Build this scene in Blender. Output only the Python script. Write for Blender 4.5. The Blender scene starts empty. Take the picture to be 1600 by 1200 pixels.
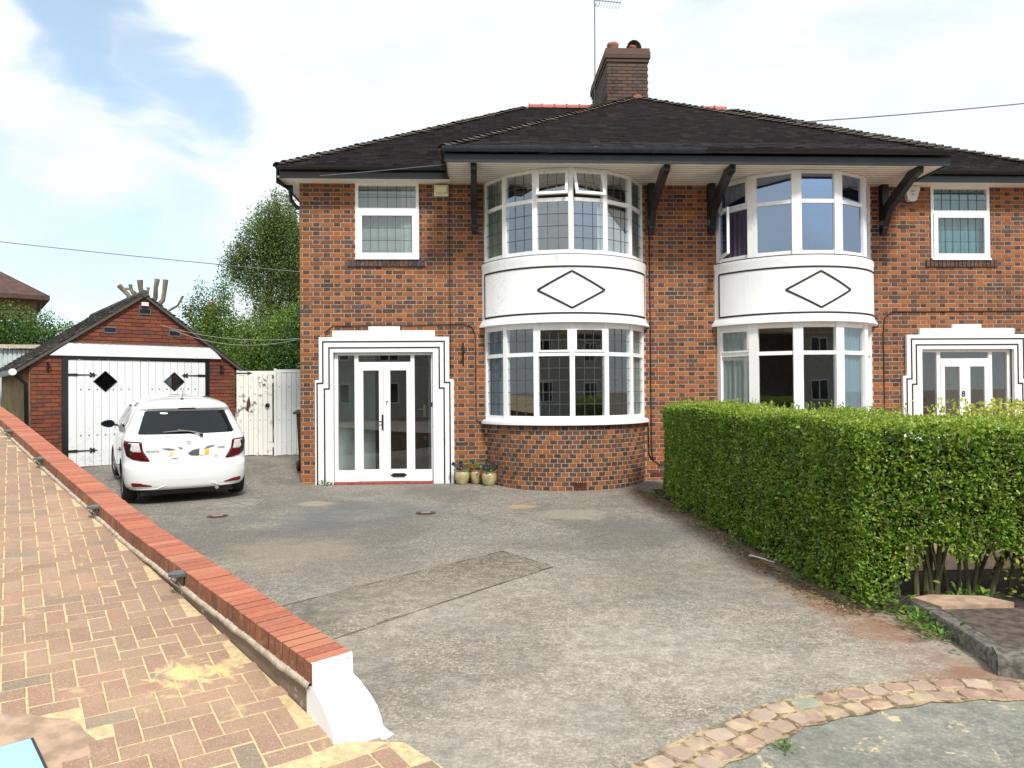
import bpy, bmesh, math, random
import numpy as np
from mathutils import Vector, Matrix, noise as mnoise
random.seed(7); rng = np.random.default_rng(7)
S = bpy.context.scene
C = S.collection
R = math.radians
PI = math.pi

# ------------------------------------------------------------------ camera
EYE = Vector((-3.607, -12.319, 1.5905))
yaw, pit, rol = 0.04905, -0.0101, -0.00827
fw = Vector((math.sin(yaw)*math.cos(pit), math.cos(yaw)*math.cos(pit), -math.sin(pit)))
r0 = Vector((math.cos(yaw), -math.sin(yaw), 0)); u0 = r0.cross(fw)
rv = r0*math.cos(rol) + u0*math.sin(rol); uv = -r0*math.sin(rol) + u0*math.cos(rol)
cam = bpy.data.cameras.new('camera'); co = bpy.data.objects.new('camera', cam); C.objects.link(co)
co.matrix_world = Matrix((( rv.x, uv.x, -fw.x, EYE.x), (rv.y, uv.y, -fw.y, EYE.y), (rv.z, uv.z, -fw.z, EYE.z), (0, 0, 0, 1)))
cam.sensor_width = 36; cam.lens = 1100/1600*36; cam.clip_start = .05; cam.clip_end = 3000
S.camera = co

# ------------------------------------------------------------------ sky, sun, exposure
SUN_EL, SUN_AZ = R(48), R(163)      # azimuth measured clockwise from +Y
w = bpy.data.worlds.new('World'); S.world = w; w.use_nodes = True
N, L = w.node_tree.nodes, w.node_tree.links
N.clear()
def wn(t, **k):
    n = N.new(t)
    for a, b in k.items(): setattr(n, a, b)
    return n
def wl(a, b): L.new(a, b)
out = wn('ShaderNodeOutputWorld'); bg = wn('ShaderNodeBackground'); wl(bg.outputs[0], out.inputs[0])
bg.inputs[1].default_value = 0.052
sky = wn('ShaderNodeTexSky', sky_type='NISHITA', sun_disc=False, sun_elevation=SUN_EL, sun_rotation=SUN_AZ, air_density=1.0, dust_density=1.2, ozone_density=1.5)
tc = wn('ShaderNodeTexCoord')
mp = wn('ShaderNodeMapping'); mp.inputs['Scale'].default_value = (1, 1, 2.2); wl(tc.outputs['Generated'], mp.inputs[0])
n1 = wn('ShaderNodeTexNoise'); n1.inputs['Scale'].default_value = 3.0; n1.inputs['Detail'].default_value = 7; n1.inputs['Roughness'].default_value = .55; n1.inputs['Distortion'].default_value = .4
wl(mp.outputs[0], n1.inputs[0])
n2 = wn('ShaderNodeTexNoise'); n2.inputs['Scale'].default_value = 5.5; n2.inputs['Detail'].default_value = 6; n2.inputs['Distortion'].default_value = .3
wl(mp.outputs[0], n2.inputs[0])
# distort direction a little so that the gaps in the cloud are ragged
vm = wn('ShaderNodeVectorMath', operation='MULTIPLY_ADD'); vm.inputs[1].default_value = (.30, .30, .30)
sb = wn('ShaderNodeVectorMath', operation='SUBTRACT'); sb.inputs[1].default_value = (.5, .5, .5)
wl(n2.outputs['Color'], sb.inputs[0]); wl(sb.outputs[0], vm.inputs[0]); wl(tc.outputs['Generated'], vm.inputs[2])
nz = wn('ShaderNodeVectorMath', operation='NORMALIZE'); wl(vm.outputs[0], nz.inputs[0])
def skydir(az, el):                  # az clockwise from +Y in degrees
    return (math.sin(R(az))*math.cos(R(el)), math.cos(R(az))*math.cos(R(el)), math.sin(R(el)))
gaps = [((-26.5, 24), .5, 5.2, .85), ((-22.5, 21), .5, 4.6, .75), ((-22, 9), 1.0, 7, .5), ((-30, 8), 1, 7.5, .6), ((-27, 4), 1, 7, .5), ((-34, 13), 1, 5, .4),
        ((20, 38), 3, 10, .5), ((60, 24), 3, 11, .6), ((110, 32), 4, 12, .6), ((150, 20), 3, 12, .6), ((200, 34), 4, 12, .6), ((245, 18), 3, 12, .6), ((290, 36), 4, 12, .6), ((-14, 50), 4, 12, .6)]
acc = None
for (az, el), ri, ro, amt in gaps:
    d = wn('ShaderNodeVectorMath', operation='DOT_PRODUCT'); d.inputs[1].default_value = skydir(az, el); wl(nz.outputs[0], d.inputs[0])
    m = wn('ShaderNodeMapRange', interpolation_type='SMOOTHSTEP'); m.inputs[1].default_value = math.cos(R(ro)); m.inputs[2].default_value = math.cos(R(ri)); m.inputs[4].default_value = amt*.82
    wl(d.outputs['Value'], m.inputs[0])
    if acc is None: acc = m.outputs[0]
    else:
        x = wn('ShaderNodeMath', operation='MAXIMUM'); wl(acc, x.inputs[0]); wl(m.outputs[0], x.inputs[1]); acc = x.outputs[0]
rg = wn('ShaderNodeMapRange', interpolation_type='SMOOTHSTEP'); rg.inputs[1].default_value = .54; rg.inputs[2].default_value = .76; rg.inputs[4].default_value = .25
wl(n1.outputs['Fac'], rg.inputs[0])
ad = wn('ShaderNodeMath', operation='ADD', use_clamp=True); wl(acc, ad.inputs[0]); wl(rg.outputs[0], ad.inputs[1])
mx = wn('ShaderNodeMix', data_type='RGBA'); wl(ad.outputs[0], mx.inputs[0])
cl = wn('ShaderNodeMix', data_type='RGBA'); wl(n2.outputs['Fac'], cl.inputs[0])
cl.inputs[6].default_value = (5.7, 6.5, 6.8, 1); cl.inputs[7].default_value = (7.6, 7.9, 7.9, 1)
wl(cl.outputs[2], mx.inputs[6])
sg = wn('ShaderNodeMix', data_type='RGBA', blend_type='MULTIPLY'); sg.inputs[0].default_value = 1; sg.inputs[7].default_value = (1.45, 1.62, 1.55, 1)
wl(sky.outputs[0], sg.inputs[6]); wl(sg.outputs[2], mx.inputs[7])
wl(mx.outputs[2], bg.inputs[0])
sl = bpy.data.lights.new('sun', 'SUN'); sl.energy = 1.5; sl.angle = R(10); sl.color = (1, .955, .88)
so = bpy.data.objects.new('sun', sl); C.objects.link(so)
so.rotation_euler = (PI/2 - SUN_EL, 0, PI - SUN_AZ + 0) if False else (0, 0, 0)
sd = Vector((math.sin(SUN_AZ)*math.cos(SUN_EL), math.cos(SUN_AZ)*math.cos(SUN_EL), math.sin(SUN_EL)))
so.rotation_euler = sd.to_track_quat('Z', 'Y').to_euler(); so.location = sd*40
S.view_settings.view_transform = 'Standard'; S.view_settings.look = 'None'
S.view_settings.gamma = 1; S.view_settings.use_curve_mapping = False
S.view_settings.exposure = 1.5

# ------------------------------------------------------------------ helpers
class MB:
    def __init__(s): s.v = []; s.f = []; s.m = []
    def add(s, vs, fs, m=0):
        o = len(s.v); s.v += [tuple(p) for p in vs]; s.f += [tuple(i+o for i in f) for f in fs]; s.m += [m]*len(fs)
    def box(s, x0, x1, y0, y1, z0, z1, m=0, T=None):
        vs = [(x, y, z) for z in (z0, z1) for y in (y0, y1) for x in (x0, x1)]
        if T is not None: vs = [T @ Vector(p) for p in vs]
        s.add(vs, [(0, 2, 3, 1), (4, 5, 7, 6), (0, 1, 5, 4), (2, 6, 7, 3), (0, 4, 6, 2), (1, 3, 7, 5)], m)
    def bar(s, a, b, w, h, m=0, up=(0, 0, 1)):
        a = Vector(a); b = Vector(b); d = (b-a); ln = d.length; d.normalize()
        upv = Vector(up); x = d.cross(upv)
        if x.length < 1e-4: x = d.cross(Vector((0, 1, 0)))
        x.normalize(); z = x.cross(d)
        vs = []
        for p in (a, b):
            for i, j in ((-1, -1), (1, -1), (1, 1), (-1, 1)): vs.append(p + x*(i*w/2) + z*(j*h/2))
        s.add(vs, [(3, 2, 1, 0), (4, 5, 6, 7), (0, 1, 5, 4), (1, 2, 6, 5), (2, 3, 7, 6), (3, 0, 4, 7)], m)
    def tube(s, pts, rad, n=6, m=0, cap=True):
        pts = [Vector(p) for p in pts]; k = len(pts)
        rr = rad if isinstance(rad, (list, tuple)) else [rad]*k
        o = len(s.v); prev = None
        for i, p in enumerate(pts):
            t = (pts[min(i+1, k-1)] - pts[max(i-1, 0)]).normalized()
            ref = prev if prev is not None else (Vector((0, 0, 1)) if abs(t.z) < .9 else Vector((1, 0, 0)))
            x = t.cross(ref)
            if x.length < 1e-5: x = t.cross(Vector((0, 1, 0.1)))
            x.normalize(); y = x.cross(t); prev = y
            for j in range(n):
                a = 2*PI*j/n; s.v.append(tuple(p + (x*math.cos(a) + y*math.sin(a))*rr[i]))
        for i in range(k-1):
            for j in range(n):
                a = o+i*n+j; b = o+i*n+(j+1) % n
                s.f.append((a, b, b+n, a+n)); s.m.append(m)
        if cap:
            s.f.append(tuple(o+j for j in range(n))[::-1]); s.m.append(m)
            s.f.append(tuple(o+(k-1)*n+j for j in range(n))); s.m.append(m)
    def lathe(s, prof, c=(0, 0, 0), n=20, m=0, axis='z'):
        o = len(s.v)
        for r_, h in prof:
            for j in range(n):
                a = 2*PI*j/n; x, y = r_*math.cos(a), r_*math.sin(a)
                p = (x, y, h) if axis == 'z' else ((h, x, y) if axis == 'x' else (x, h, y))
                s.v.append((c[0]+p[0], c[1]+p[1], c[2]+p[2]))
        for i in range(len(prof)-1):
            for j in range(n):
                a = o+i*n+j; b = o+i*n+(j+1) % n
                s.f.append((a, b, b+n, a+n)); s.m.append(m)
    def prism(s, poly, fn, d0, d1, m=0):
        """poly 2D -> fn(u, v, depth) 3D, extruded d0..d1"""
        k = len(poly); vs = [fn(u, v, d0) for u, v in poly] + [fn(u, v, d1) for u, v in poly]
        s.add(vs, [tuple(range(k))[::-1], tuple(range(k, 2*k))] + [(i, (i+1) % k, k+(i+1) % k, k+i) for i in range(k)], m)
    def build(s, name, mats, parent=None, smooth=False, fixn=True):
        me = bpy.data.meshes.new(name); me.from_pydata(s.v, [], s.f)
        if not isinstance(mats, (list, tuple)): mats = [mats]
        for m in mats: me.materials.append(m)
        if len(mats) > 1: me.polygons.foreach_set('material_index', s.m)
        if fixn:
            bm = bmesh.new(); bm.from_mesh(me); bmesh.ops.recalc_face_normals(bm, faces=bm.faces); bm.to_mesh(me); bm.free()
        if smooth:
            me.polygons.foreach_set('use_smooth', [True]*len(me.polygons))
            if smooth != 'all': me.set_sharp_from_angle(angle=R(40))
        me.update()
        return link(name, me, parent)
def link(name, me, parent=None):
    o = bpy.data.objects.new(name, me); C.objects.link(o)
    if parent: o.parent = parent
    return o
def fastmesh(name, verts, faces, mats, parent=None, midx=None, smooth=False):
    """verts (n,3) array, faces (m,k) array"""
    me = bpy.data.meshes.new(name); nv, (nf, k) = len(verts), faces.shape
    me.vertices.add(nv); me.vertices.foreach_set('co', np.asarray(verts, dtype=np.float32).ravel())
    me.loops.add(nf*k); me.loops.foreach_set('vertex_index', faces.astype(np.int32).ravel())
    me.polygons.add(nf); me.polygons.foreach_set('loop_start', np.arange(0, nf*k, k, dtype=np.int32))
    try: me.polygons.foreach_set('loop_total', np.full(nf, k, dtype=np.int32))
    except Exception: pass
    for m in (mats if isinstance(mats, (list, tuple)) else [mats]): me.materials.append(m)
    if midx is not None: me.polygons.foreach_set('material_index', midx.astype(np.int32))
    if smooth: me.polygons.foreach_set('use_smooth', np.ones(nf, dtype=bool))
    me.update(calc_edges=True); me.validate()
    return link(name, me, parent)
def thing(name, label, cat, loc=(0, 0, 0), rz=0, group=None):
    o = bpy.data.objects.new(name, None); C.objects.link(o); o.location = loc; o.rotation_euler = (0, 0, rz)
    o.empty_display_size = .2
    o['label'] = label; o['category'] = cat
    if group: o['group'] = group
    return o
def tag(o, label, cat, group=None):
    o['label'] = label; o['category'] = cat
    if group: o['group'] = group
    return o
def struct(o): o['kind'] = 'structure'; return o
def stuff(o, label=None, cat=None):
    o['kind'] = 'stuff'
    if label: o['label'] = label
    if cat: o['category'] = cat
    return o
def interp(x, pts):
    if x <= pts[0][0]: return pts[0][1]
    for (a, b), (c, d) in zip(pts, pts[1:]):
        if x <= c: return b + (d-b)*(x-a)/(c-a)
    return pts[-1][1]
def sstep(x): x = min(1, max(0, x)); return x*x*(3-2*x)

# ------------------------------------------------------------------ materials
M = {}
def newmat(name):
    m = bpy.data.materials.new(name); m.use_nodes = True; nt = m.node_tree
    b = nt.nodes['Principled BSDF']; return m, nt, b
def nd(nt, t, ins=None, **k):
    n = nt.nodes.new(t)
    for a, v in k.items(): setattr(n, a, v)
    for a, v in (ins or {}).items():
        if isinstance(v, bpy.types.NodeSocket): nt.links.new(v, n.inputs[a])
        else: n.inputs[a].default_value = v
    return n
def ramp(nt, fac, stops, interp_='LINEAR'):
    r = nt.nodes.new('ShaderNodeValToRGB'); r.color_ramp.interpolation = interp_
    e = r.color_ramp.elements
    while len(e) > len(stops): e.remove(e[-1])
    while len(e) < len(stops): e.new(.5)
    for el, (p, c) in zip(e, stops): el.position = p; el.color = (*c, 1)
    nt.links.new(fac, r.inputs[0]); return r.outputs[0]
def mixc(nt, f, a, b, mode='MIX'):
    n = nd(nt, 'ShaderNodeMix', data_type='RGBA', blend_type=mode)
    for i, v in ((0, f), (6, a), (7, b)):
        if isinstance(v, bpy.types.NodeSocket): nt.links.new(v, n.inputs[i])
        else: n.inputs[i].default_value = v if i == 0 else (*v, 1)
    return n.outputs[2]
def pos(nt): return nd(nt, 'ShaderNodeNewGeometry').outputs['Position']
def noisef(nt, scale, detail=4, rough=.55, vec=None, dist=0, sc=None):
    v = vec or pos(nt)
    if sc: v = nd(nt, 'ShaderNodeMapping', {'Vector': v, 'Scale': sc}).outputs[0]
    return nd(nt, 'ShaderNodeTexNoise', {'Vector': v, 'Scale': scale, 'Detail': detail, 'Roughness': rough, 'Distortion': dist}).outputs['Fac']
def mrange(nt, v, a, b, c=0., d=1., smooth=True):
    return nd(nt, 'ShaderNodeMapRange', {0: v, 1: a, 2: b, 3: c, 4: d}, interpolation_type='SMOOTHSTEP' if smooth else 'LINEAR').outputs[0]
def math_(nt, op, a, b=None, clamp=False):
    n = nd(nt, 'ShaderNodeMath', operation=op, use_clamp=clamp)
    for i, v in ((0, a), (1, b)):
        if v is None: continue
        if isinstance(v, bpy.types.NodeSocket): nt.links.new(v, n.inputs[i])
        else: n.inputs[i].default_value = v
    return n.outputs[0]
def bump(nt, b, h, strength=.3, dist=.01):
    n = nd(nt, 'ShaderNodeBump', {'Height': h, 'Strength': strength, 'Distance': dist}); nt.links.new(n.outputs[0], b.inputs['Normal'])
def rnd(nt, island=True):
    g = nd(nt, 'ShaderNodeNewGeometry').outputs['Random Per Island']
    o = nd(nt, 'ShaderNodeObjectInfo').outputs['Random']
    return math_(nt, 'FRACT', math_(nt, 'ADD', g, o)) if island else o
def mat(name, col, rough=.6, var=.12, scale=8, col2=None, bmp=0, bscale=60, metal=0, spec=None, sc=None):
    m, nt, b = newmat(name)
    c2 = col2 or tuple(max(0, x*(1-var*2)) for x in col)
    n = noisef(nt, scale, 5, .6, sc=sc)
    nt.links.new(mixc(nt, mrange(nt, n, .32, .68), c2, col), b.inputs['Base Color'])
    b.inputs['Roughness'].default_value = rough; b.inputs['Metallic'].default_value = metal
    if spec is not None: b.inputs['Specular IOR Level'].default_value = spec
    if bmp: bump(nt, b, noisef(nt, bscale, 4, .6), bmp, .004)
    M[name] = m; return m
def piecemat(name, stops, rough=.8, grain=140, gamt=.35, stain=None, bmp=.35, interp_='LINEAR', sc=None, lite=(.62, .42, .28)):
    """colour differs from piece to piece"""
    m, nt, b = newmat(name)
    c = ramp(nt, rnd(nt), stops, interp_)
    g = noisef(nt, grain, 3, .7, sc=sc)
    c = mixc(nt, mrange(nt, g, .3, .75, 0, gamt), c, (.02, .015, .012))
    g2 = noisef(nt, grain*.22, 3, .6)
    c = mixc(nt, mrange(nt, g2, .45, .75, 0, gamt*.8), c, lite, 'MIX')
    if stain:
        c = mixc(nt, mrange(nt, noisef(nt, stain[0], 4, .6), .48, .72, 0, stain[2]), c, stain[1])
    nt.links.new(c, b.inputs['Base Color']); b.inputs['Roughness'].default_value = rough
    if bmp: bump(nt, b, g, bmp, .003)
    M[name] = m; return m
O1, O2, O3, O4 = (.265, .084, .027), (.33, .112, .034), (.185, .058, .022), (.105, .040, .024)
piecemat('brick_red', [(0, O3), (.2, O1), (.45, O2), (.7, O1), (.86, O4), (1, (.15, .055, .035))], gamt=.22, lite=(.45, .22, .10), stain=(.8, (.12, .050, .022), .6))
piecemat('brick_dark', [(0, (.030, .018, .019)), (.35, (.060, .030, .028)), (.6, (.060, .047, .052)), (.85, (.11, .042, .028)), (1, (.030, .021, .023))], gamt=.25)
piecemat('brick_garage', [(0, (.12, .028, .016)), (.3, (.19, .042, .020)), (.6, (.25, .060, .026)), (.85, (.16, .045, .028)), (1, (.09, .04, .035))], gamt=.35, lite=(.30, .12, .07), stain=(1.1, (.09, .03, .02), .6))
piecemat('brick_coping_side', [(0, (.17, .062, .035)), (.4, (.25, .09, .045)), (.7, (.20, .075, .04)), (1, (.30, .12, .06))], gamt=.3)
piecemat('brick_coping', [(0, (.42, .12, .07)), (.3, (.49, .155, .085)), (.6, (.36, .10, .06)), (.85, (.53, .19, .11)), (1, (.33, .10, .065))], gamt=.3, bmp=.25, lite=(.58, .30, .20), stain=(2.5, (.30, .17, .11), .4))
piecemat('brick_chimney', [(0, (.04, .026, .020)), (.4, (.085, .048, .033)), (.7, (.12, .06, .042)), (1, (.07, .055, .04))], gamt=.4, lite=(.12, .10, .07))
piecemat('tile_roof', [(0, (.020, .017, .021)), (.35, (.058, .048, .052)), (.7, (.038, .033, .040)), (.9, (.10, .074, .068)), (1, (.026, .023, .028))], gamt=.35, stain=(1.6, (.05, .052, .05), .35), rough=.75, lite=(.07, .065, .08))
piecemat('tile_hip', [(0, (.035, .028, .028)), (.5, (.065, .048, .040)), (.8, (.11, .085, .06)), (1, (.045, .036, .036))], gamt=.4, rough=.9, stain=(3, (.16, .14, .09), .5), lite=(.12, .10, .07))
piecemat('tile_ridge_red', [(0, (.36, .09, .07)), (1, (.44, .12, .09))], gamt=.3)
piecemat('slate_garage', [(0, (.03, .027, .027)), (.5, (.065, .058, .056)), (1, (.11, .10, .09))], gamt=.4, rough=.9, stain=(3, (.08, .08, .045), .4), lite=(.13, .12, .10))
piecemat('sett', [(0, (.32, .165, .135)), (.2, (.42, .28, .215)), (.4, (.28, .155, .135)), (.6, (.50, .39, .31)), (.8, (.36, .26, .20)), (.9, (.46, .37, .26)), (1, (.27, .31, .25))], gamt=.25, stain=(6, (.60, .46, .28), .75), bmp=.6)
mat('mortar', (.50, .345, .235), .95, .14, 12, bmp=.2, bscale=200)
m_, nt_, b2_ = newmat('joint_sand'); c_ = mixc(nt_, mrange(nt_, noisef(nt_, 14, 5, .7), .40, .60), (.15, .10, .065), (.52, .39, .22)); c_ = mixc(nt_, mrange(nt_, noisef(nt_, 3.5, 4, .6), .50, .66, 0, .7), c_, (.16, .15, .12)); nt_.links.new(c_, b2_.inputs['Base Color']); b2_.inputs['Roughness'].default_value = .97; bump(nt_, b2_, noisef(nt_, 60, 5, .7), .8, .01); M['joint_sand'] = m_
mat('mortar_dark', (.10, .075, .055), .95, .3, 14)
mat('mortar_garage', (.17, .09, .055), .95, .3, 10)
# white paint with faint wear
def paint(name, col, wearcol, amt, sc=5, rough=.5, bmp=.12, th=.60):
    m, nt, b = newmat(name)
    n = noisef(nt, sc, 8, .7); n2 = noisef(nt, sc*.25, 3, .5)
    f = math_(nt, 'MULTIPLY', mrange(nt, n, th, th+.07), mrange(nt, n2, .45, .62))
    c = mixc(nt, math_(nt, 'MULTIPLY', f, amt), col, wearcol)
    c = mixc(nt, mrange(nt, noisef(nt, 2.3, 4, .6), .35, .75, 0, .12), c, tuple(x*.72 for x in col))
    c = mixc(nt, mrange(nt, noisef(nt, 3.0, 5, .6, sc=(6, 6, .55)), .52, .78, 0, .22), c, tuple(x*y for x, y in zip(col, (.62, .56, .48))))
    ck = math_(nt, 'ABSOLUTE', math_(nt, 'SUBTRACT', noisef(nt, 2.6, 7, .62, dist=.5), .5))
    c = mixc(nt, math_(nt, 'MULTIPLY', mrange(nt, ck, .006, .0015), mrange(nt, n2, .50, .60, 0, .55)), c, (.30, .27, .24))
    nt.links.new(c, b.inputs['Base Color']); b.inputs['Roughness'].default_value = rough
    bump(nt, b, noisef(nt, 55, 3, .6), bmp, .004); M[name] = m; return m
paint('white_render', (.83, .85, .87), (.55, .40, .25), .5)
paint('white_frame', (.85, .86, .87), (.6, .6, .58), .1, rough=.32, bmp=.02)
paint('white_wood', (.76, .78, .80), (.50, .46, .40), .6, 9, .6)
paint('white_gate', (.78, .77, .71), (.14, .09, .055), 1.0, 9, .75, .4, .53)
paint('white_gate_new', (.78, .79, .79), (.40, .36, .32), .6, 9, .65)
paint('soffit', (.84, .82, .76), (.45, .38, .3), .5)
mat('black_paint', (.012, .012, .015), .35, .1, 20)
mat('line_black', (.022, .014, .014), .5, .1, 20)
mat('gutter_black', (.010, .011, .014), .28, .1, 20)
mat('gutter_blue', (.030, .042, .058), .35, .2, 5, col2=(.018, .024, .034))
mat('fascia', (.014, .019, .028), .4, .3, 6, col2=(.009, .011, .014))
mat('lead_grey', (.16, .17, .19), .5, .1)
mat('came', (.075, .08, .095), .45, .1)
mat('room_wall', (.26, .26, .25), .9, .1)
mat('room_dark', (.05, .045, .042), .9, .2)
mat('hall_pale', (.62, .64, .60), .85, .06)
mat('inner_door', (.055, .018, .014), .45, .3, 9, sc=(8, 1, 1))
mat('brass', (.65, .48, .2), .3, .1, metal=1)
mat('chrome', (.6, .6, .62), .18, .1, metal=1)
mat('iron', (.012, .010, .010), .55, .2)
mat('step_red', (.36, .075, .055), .6, .25, 9)
mat('terracotta_dark', (.13, .028, .025), .75, .25)
mat('terracotta', (.40, .15, .09), .8, .25, 9)
mat('cable_black', (.015, .012, .012), .5, .1)
mat('cable_grey', (.16, .16, .18), .5, .1)
mat('cable_white', (.42, .42, .36), .5, .1)
mat('plastic_white', (.78, .78, .74), .4, .05)
mat('lamp_cream', (.80, .74, .42), .25, .05)
mat('pebble_yellow', (.34, .24, .09), .9, .25, 3, col2=(.20, .13, .06), bmp=.6, bscale=90)
mat('concrete_dirty', (.55, .48, .40), .95, .3, 22, col2=(.36, .29, .22), bmp=.6, bscale=70)
mat('concrete_pink', (.50, .34, .24), .95, .2, 9, bmp=.5)
mat('kerb_stone', (.19, .17, .145), .9, .3, 26, col2=(.065, .058, .05), bmp=.7)
mat('path_dark', (.13, .10, .08), .95, .35, 16, col2=(.05, .038, .03), bmp=.8, bscale=45)
mat('soil', (.05, .035, .025), 1, .3, 12, bmp=.8)
mat('trunk', (.20, .15, .09), .9, .3, 14, bmp=.7, sc=(1, 1, .25))
mat('trunk_green', (.17, .15, .07), .9, .3, 20, bmp=.5, sc=(1, 1, .3))
mat('trunk_pollard', (.26, .20, .15), .9, .3, 8, bmp=.7, sc=(1, 1, .25))
mat('rubber', (.012, .012, .013), .7, .1)
mat('alloy', (.45, .46, .48), .3, .1, metal=.8)
mat('trim_black', (.012, .012, .013), .4, .1)
mat('manhole_metal', (.30, .27, .24), .6, .2, 18, bmp=.5)
mat('rust', (.10, .055, .04), .9, .3, 30)
mat('shed_metal', (.55, .62, .62), .5, .1)
mat('bin_brown', (.07, .030, .022), .5, .2)
mat('litter_white', (.8, .8, .78), .6, .05)
mat('pot_glaze', (.47, .43, .21), .28, .12, 14, col2=(.36, .27, .16))
mat('plate_yellow', (.85, .52, .02), .4, .05)
mat('plate_pale', (.80, .62, .36), .4, .05)
mat('solar', (.03, .035, .05), .2, .1)
mat('lamp_grey', (.10, .11, .12), .35, .1)
mat('far_brick', (.22, .11, .05), .9, .3, 6, col2=(.13, .065, .035))
mat('far_roof', (.10, .05, .038), .9, .3, 4, col2=(.06, .034, .028))
mat('house_white', (.52, .50, .45), .8, .1)
mat('house_brick', (.10, .06, .045), .9, .2, 10)
mat('tail_red', (.10, .006, .010), .12, .15, 40)
mat('tail_clear', (.70, .66, .66), .12, .1, 30)
mat('reflector', (.18, .008, .010), .2, .1)
mat('sand', (.66, .51, .29), .98, .15, 30, bmp=.4, bscale=250)
paint('wall_base', (.20, .15, .11), (.62, .60, .56), 1.0, 7, .9, .5, .55)
paint('pier_white', (.82, .84, .86), (.45, .38, .28), .8, 16, .6, .3, .60)
# car paint
m, nt, b = newmat('car_white'); b.inputs['Base Color'].default_value = (.80, .81, .82, 1); b.inputs['Roughness'].default_value = .3
b.inputs['Coat Weight'].default_value = 1; b.inputs['Coat Roughness'].default_value = .03; M['car_white'] = m
# glass
def glass(name, tint, ior, g=1.0):
    m, nt, b = newmat(name); nt.nodes.remove(b)
    o = nt.nodes['Material Output']
    fr = nd(nt, 'ShaderNodeFresnel', {'IOR': ior})
    t = nd(nt, 'ShaderNodeBsdfTransparent', {'Color': (*tint, 1)})
    gl = nd(nt, 'ShaderNodeBsdfGlossy', {'Roughness': .0, 'Color': (.95*g, .97*g, g, 1)})
    bn = nd(nt, 'ShaderNodeBump', {'Height': noisef(nt, 1.6, 2, .5), 'Strength': .05, 'Distance': .01}); nt.links.new(bn.outputs[0], gl.inputs['Normal'])
    bf = nd(nt, 'ShaderNodeNewGeometry').outputs['Backfacing']
    f_ = math_(nt, 'MULTIPLY', fr.outputs[0], math_(nt, 'SUBTRACT', 1.0, bf))
    mxs = nd(nt, 'ShaderNodeMixShader', {0: f_, 1: t.outputs[0], 2: gl.outputs[0]})
    nt.links.new(mxs.outputs[0], o.inputs[0]); M[name] = m; return m
glass('glass', (.88, .92, .92), 2.2)
glass('glass_blue', (.60, .66, .85), 4.2)
M['glass_blue'].node_tree.nodes['Glossy BSDF'].inputs['Color'].default_value = (.62, .76, 1, 1)
glass('glass_sky', (.88, .92, .93), 3.2)
glass('glass_dark', (.28, .30, .30), 2.0)
glass('glass_car', (.10, .12, .13), 2.0)
glass('glass_frost', (.7, .75, .72), 1.6)
m, nt, b = newmat('blue_plate'); b.inputs['Base Color'].default_value = (.34, .58, .66, 1); b.inputs['Roughness'].default_value = .12; M['blue_plate'] = m
def cloth(name, col, amt=.5):
    m, nt, b = newmat(name); o = nt.nodes['Material Output']
    b.inputs['Base Color'].default_value = (*col, 1); b.inputs['Roughness'].default_value = .9
    tr = nd(nt, 'ShaderNodeBsdfTranslucent', {'Color': (*col, 1)})
    mxs = nd(nt, 'ShaderNodeMixShader', {0: amt, 1: b.outputs[0], 2: tr.outputs[0]}); nt.links.new(mxs.outputs[0], o.inputs[0]); M[name] = m
cloth('curtain_white', (.80, .82, .80)); cloth('curtain_blue', (.34, .52, .66)); cloth('curtain_green', (.60, .70, .60)); cloth('curtain_purple', (.16, .13, .20)); cloth('curtain_teal', (.22, .55, .60)); cloth('blind_grey', (.68, .72, .69))
def leafmat(name, stops, tr=.35, rough=.45, shade=None):
    m, nt, b = newmat(name); o = nt.nodes['Material Output']
    c = ramp(nt, nd(nt, 'ShaderNodeNewGeometry').outputs['Random Per Island'], stops)
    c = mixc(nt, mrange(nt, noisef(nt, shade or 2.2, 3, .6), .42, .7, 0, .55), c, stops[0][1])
    nt.links.new(c, b.inputs['Base Color']); b.inputs['Roughness'].default_value = rough
    t = nd(nt, 'ShaderNodeBsdfTranslucent', {'Color': c})
    mxs = nd(nt, 'ShaderNodeMixShader', {0: tr, 1: b.outputs[0], 2: t.outputs[0]}); nt.links.new(mxs.outputs[0], o.inputs[0]); M[name] = m
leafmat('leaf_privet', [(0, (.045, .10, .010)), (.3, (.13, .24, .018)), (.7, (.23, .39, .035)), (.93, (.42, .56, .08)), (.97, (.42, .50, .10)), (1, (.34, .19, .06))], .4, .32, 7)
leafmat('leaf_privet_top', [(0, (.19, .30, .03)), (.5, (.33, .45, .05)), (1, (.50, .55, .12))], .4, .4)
leafmat('leaf_birch', [(0, (.05, .085, .022)), (.5, (.13, .19, .048)), (1, (.26, .33, .09))], .4, .5, .8)
leafmat('leaf_bush', [(0, (.030, .075, .012)), (.5, (.10, .20, .03)), (.9, (.20, .33, .05)), (1, (.28, .24, .08))], .4, .5, .9)
leafmat('leaf_bush_light', [(0, (.08, .16, .025)), (.5, (.19, .32, .045)), (1, (.32, .44, .08))], .4, .5, .9)
leafmat('leaf_conifer', [(0, (.014, .06, .014)), (.5, (.03, .11, .022)), (1, (.09, .21, .035))], .25, .6, 1.2)
leafmat('leaf_conifer_top', [(0, (.08, .17, .02)), (1, (.20, .34, .05))], .3, .6, 1.2)
leafmat('leaf_yellow', [(0, (.30, .36, .05)), (.5, (.52, .55, .08)), (1, (.68, .62, .12))], .4, .45)
leafmat('leaf_weed', [(0, (.06, .17, .025)), (.5, (.14, .30, .04)), (1, (.30, .42, .07))], .4, .45)
leafmat('leaf_litter', [(0, (.08, .045, .025)), (.5, (.22, .14, .06)), (1, (.45, .34, .12))], .1, .8)
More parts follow.
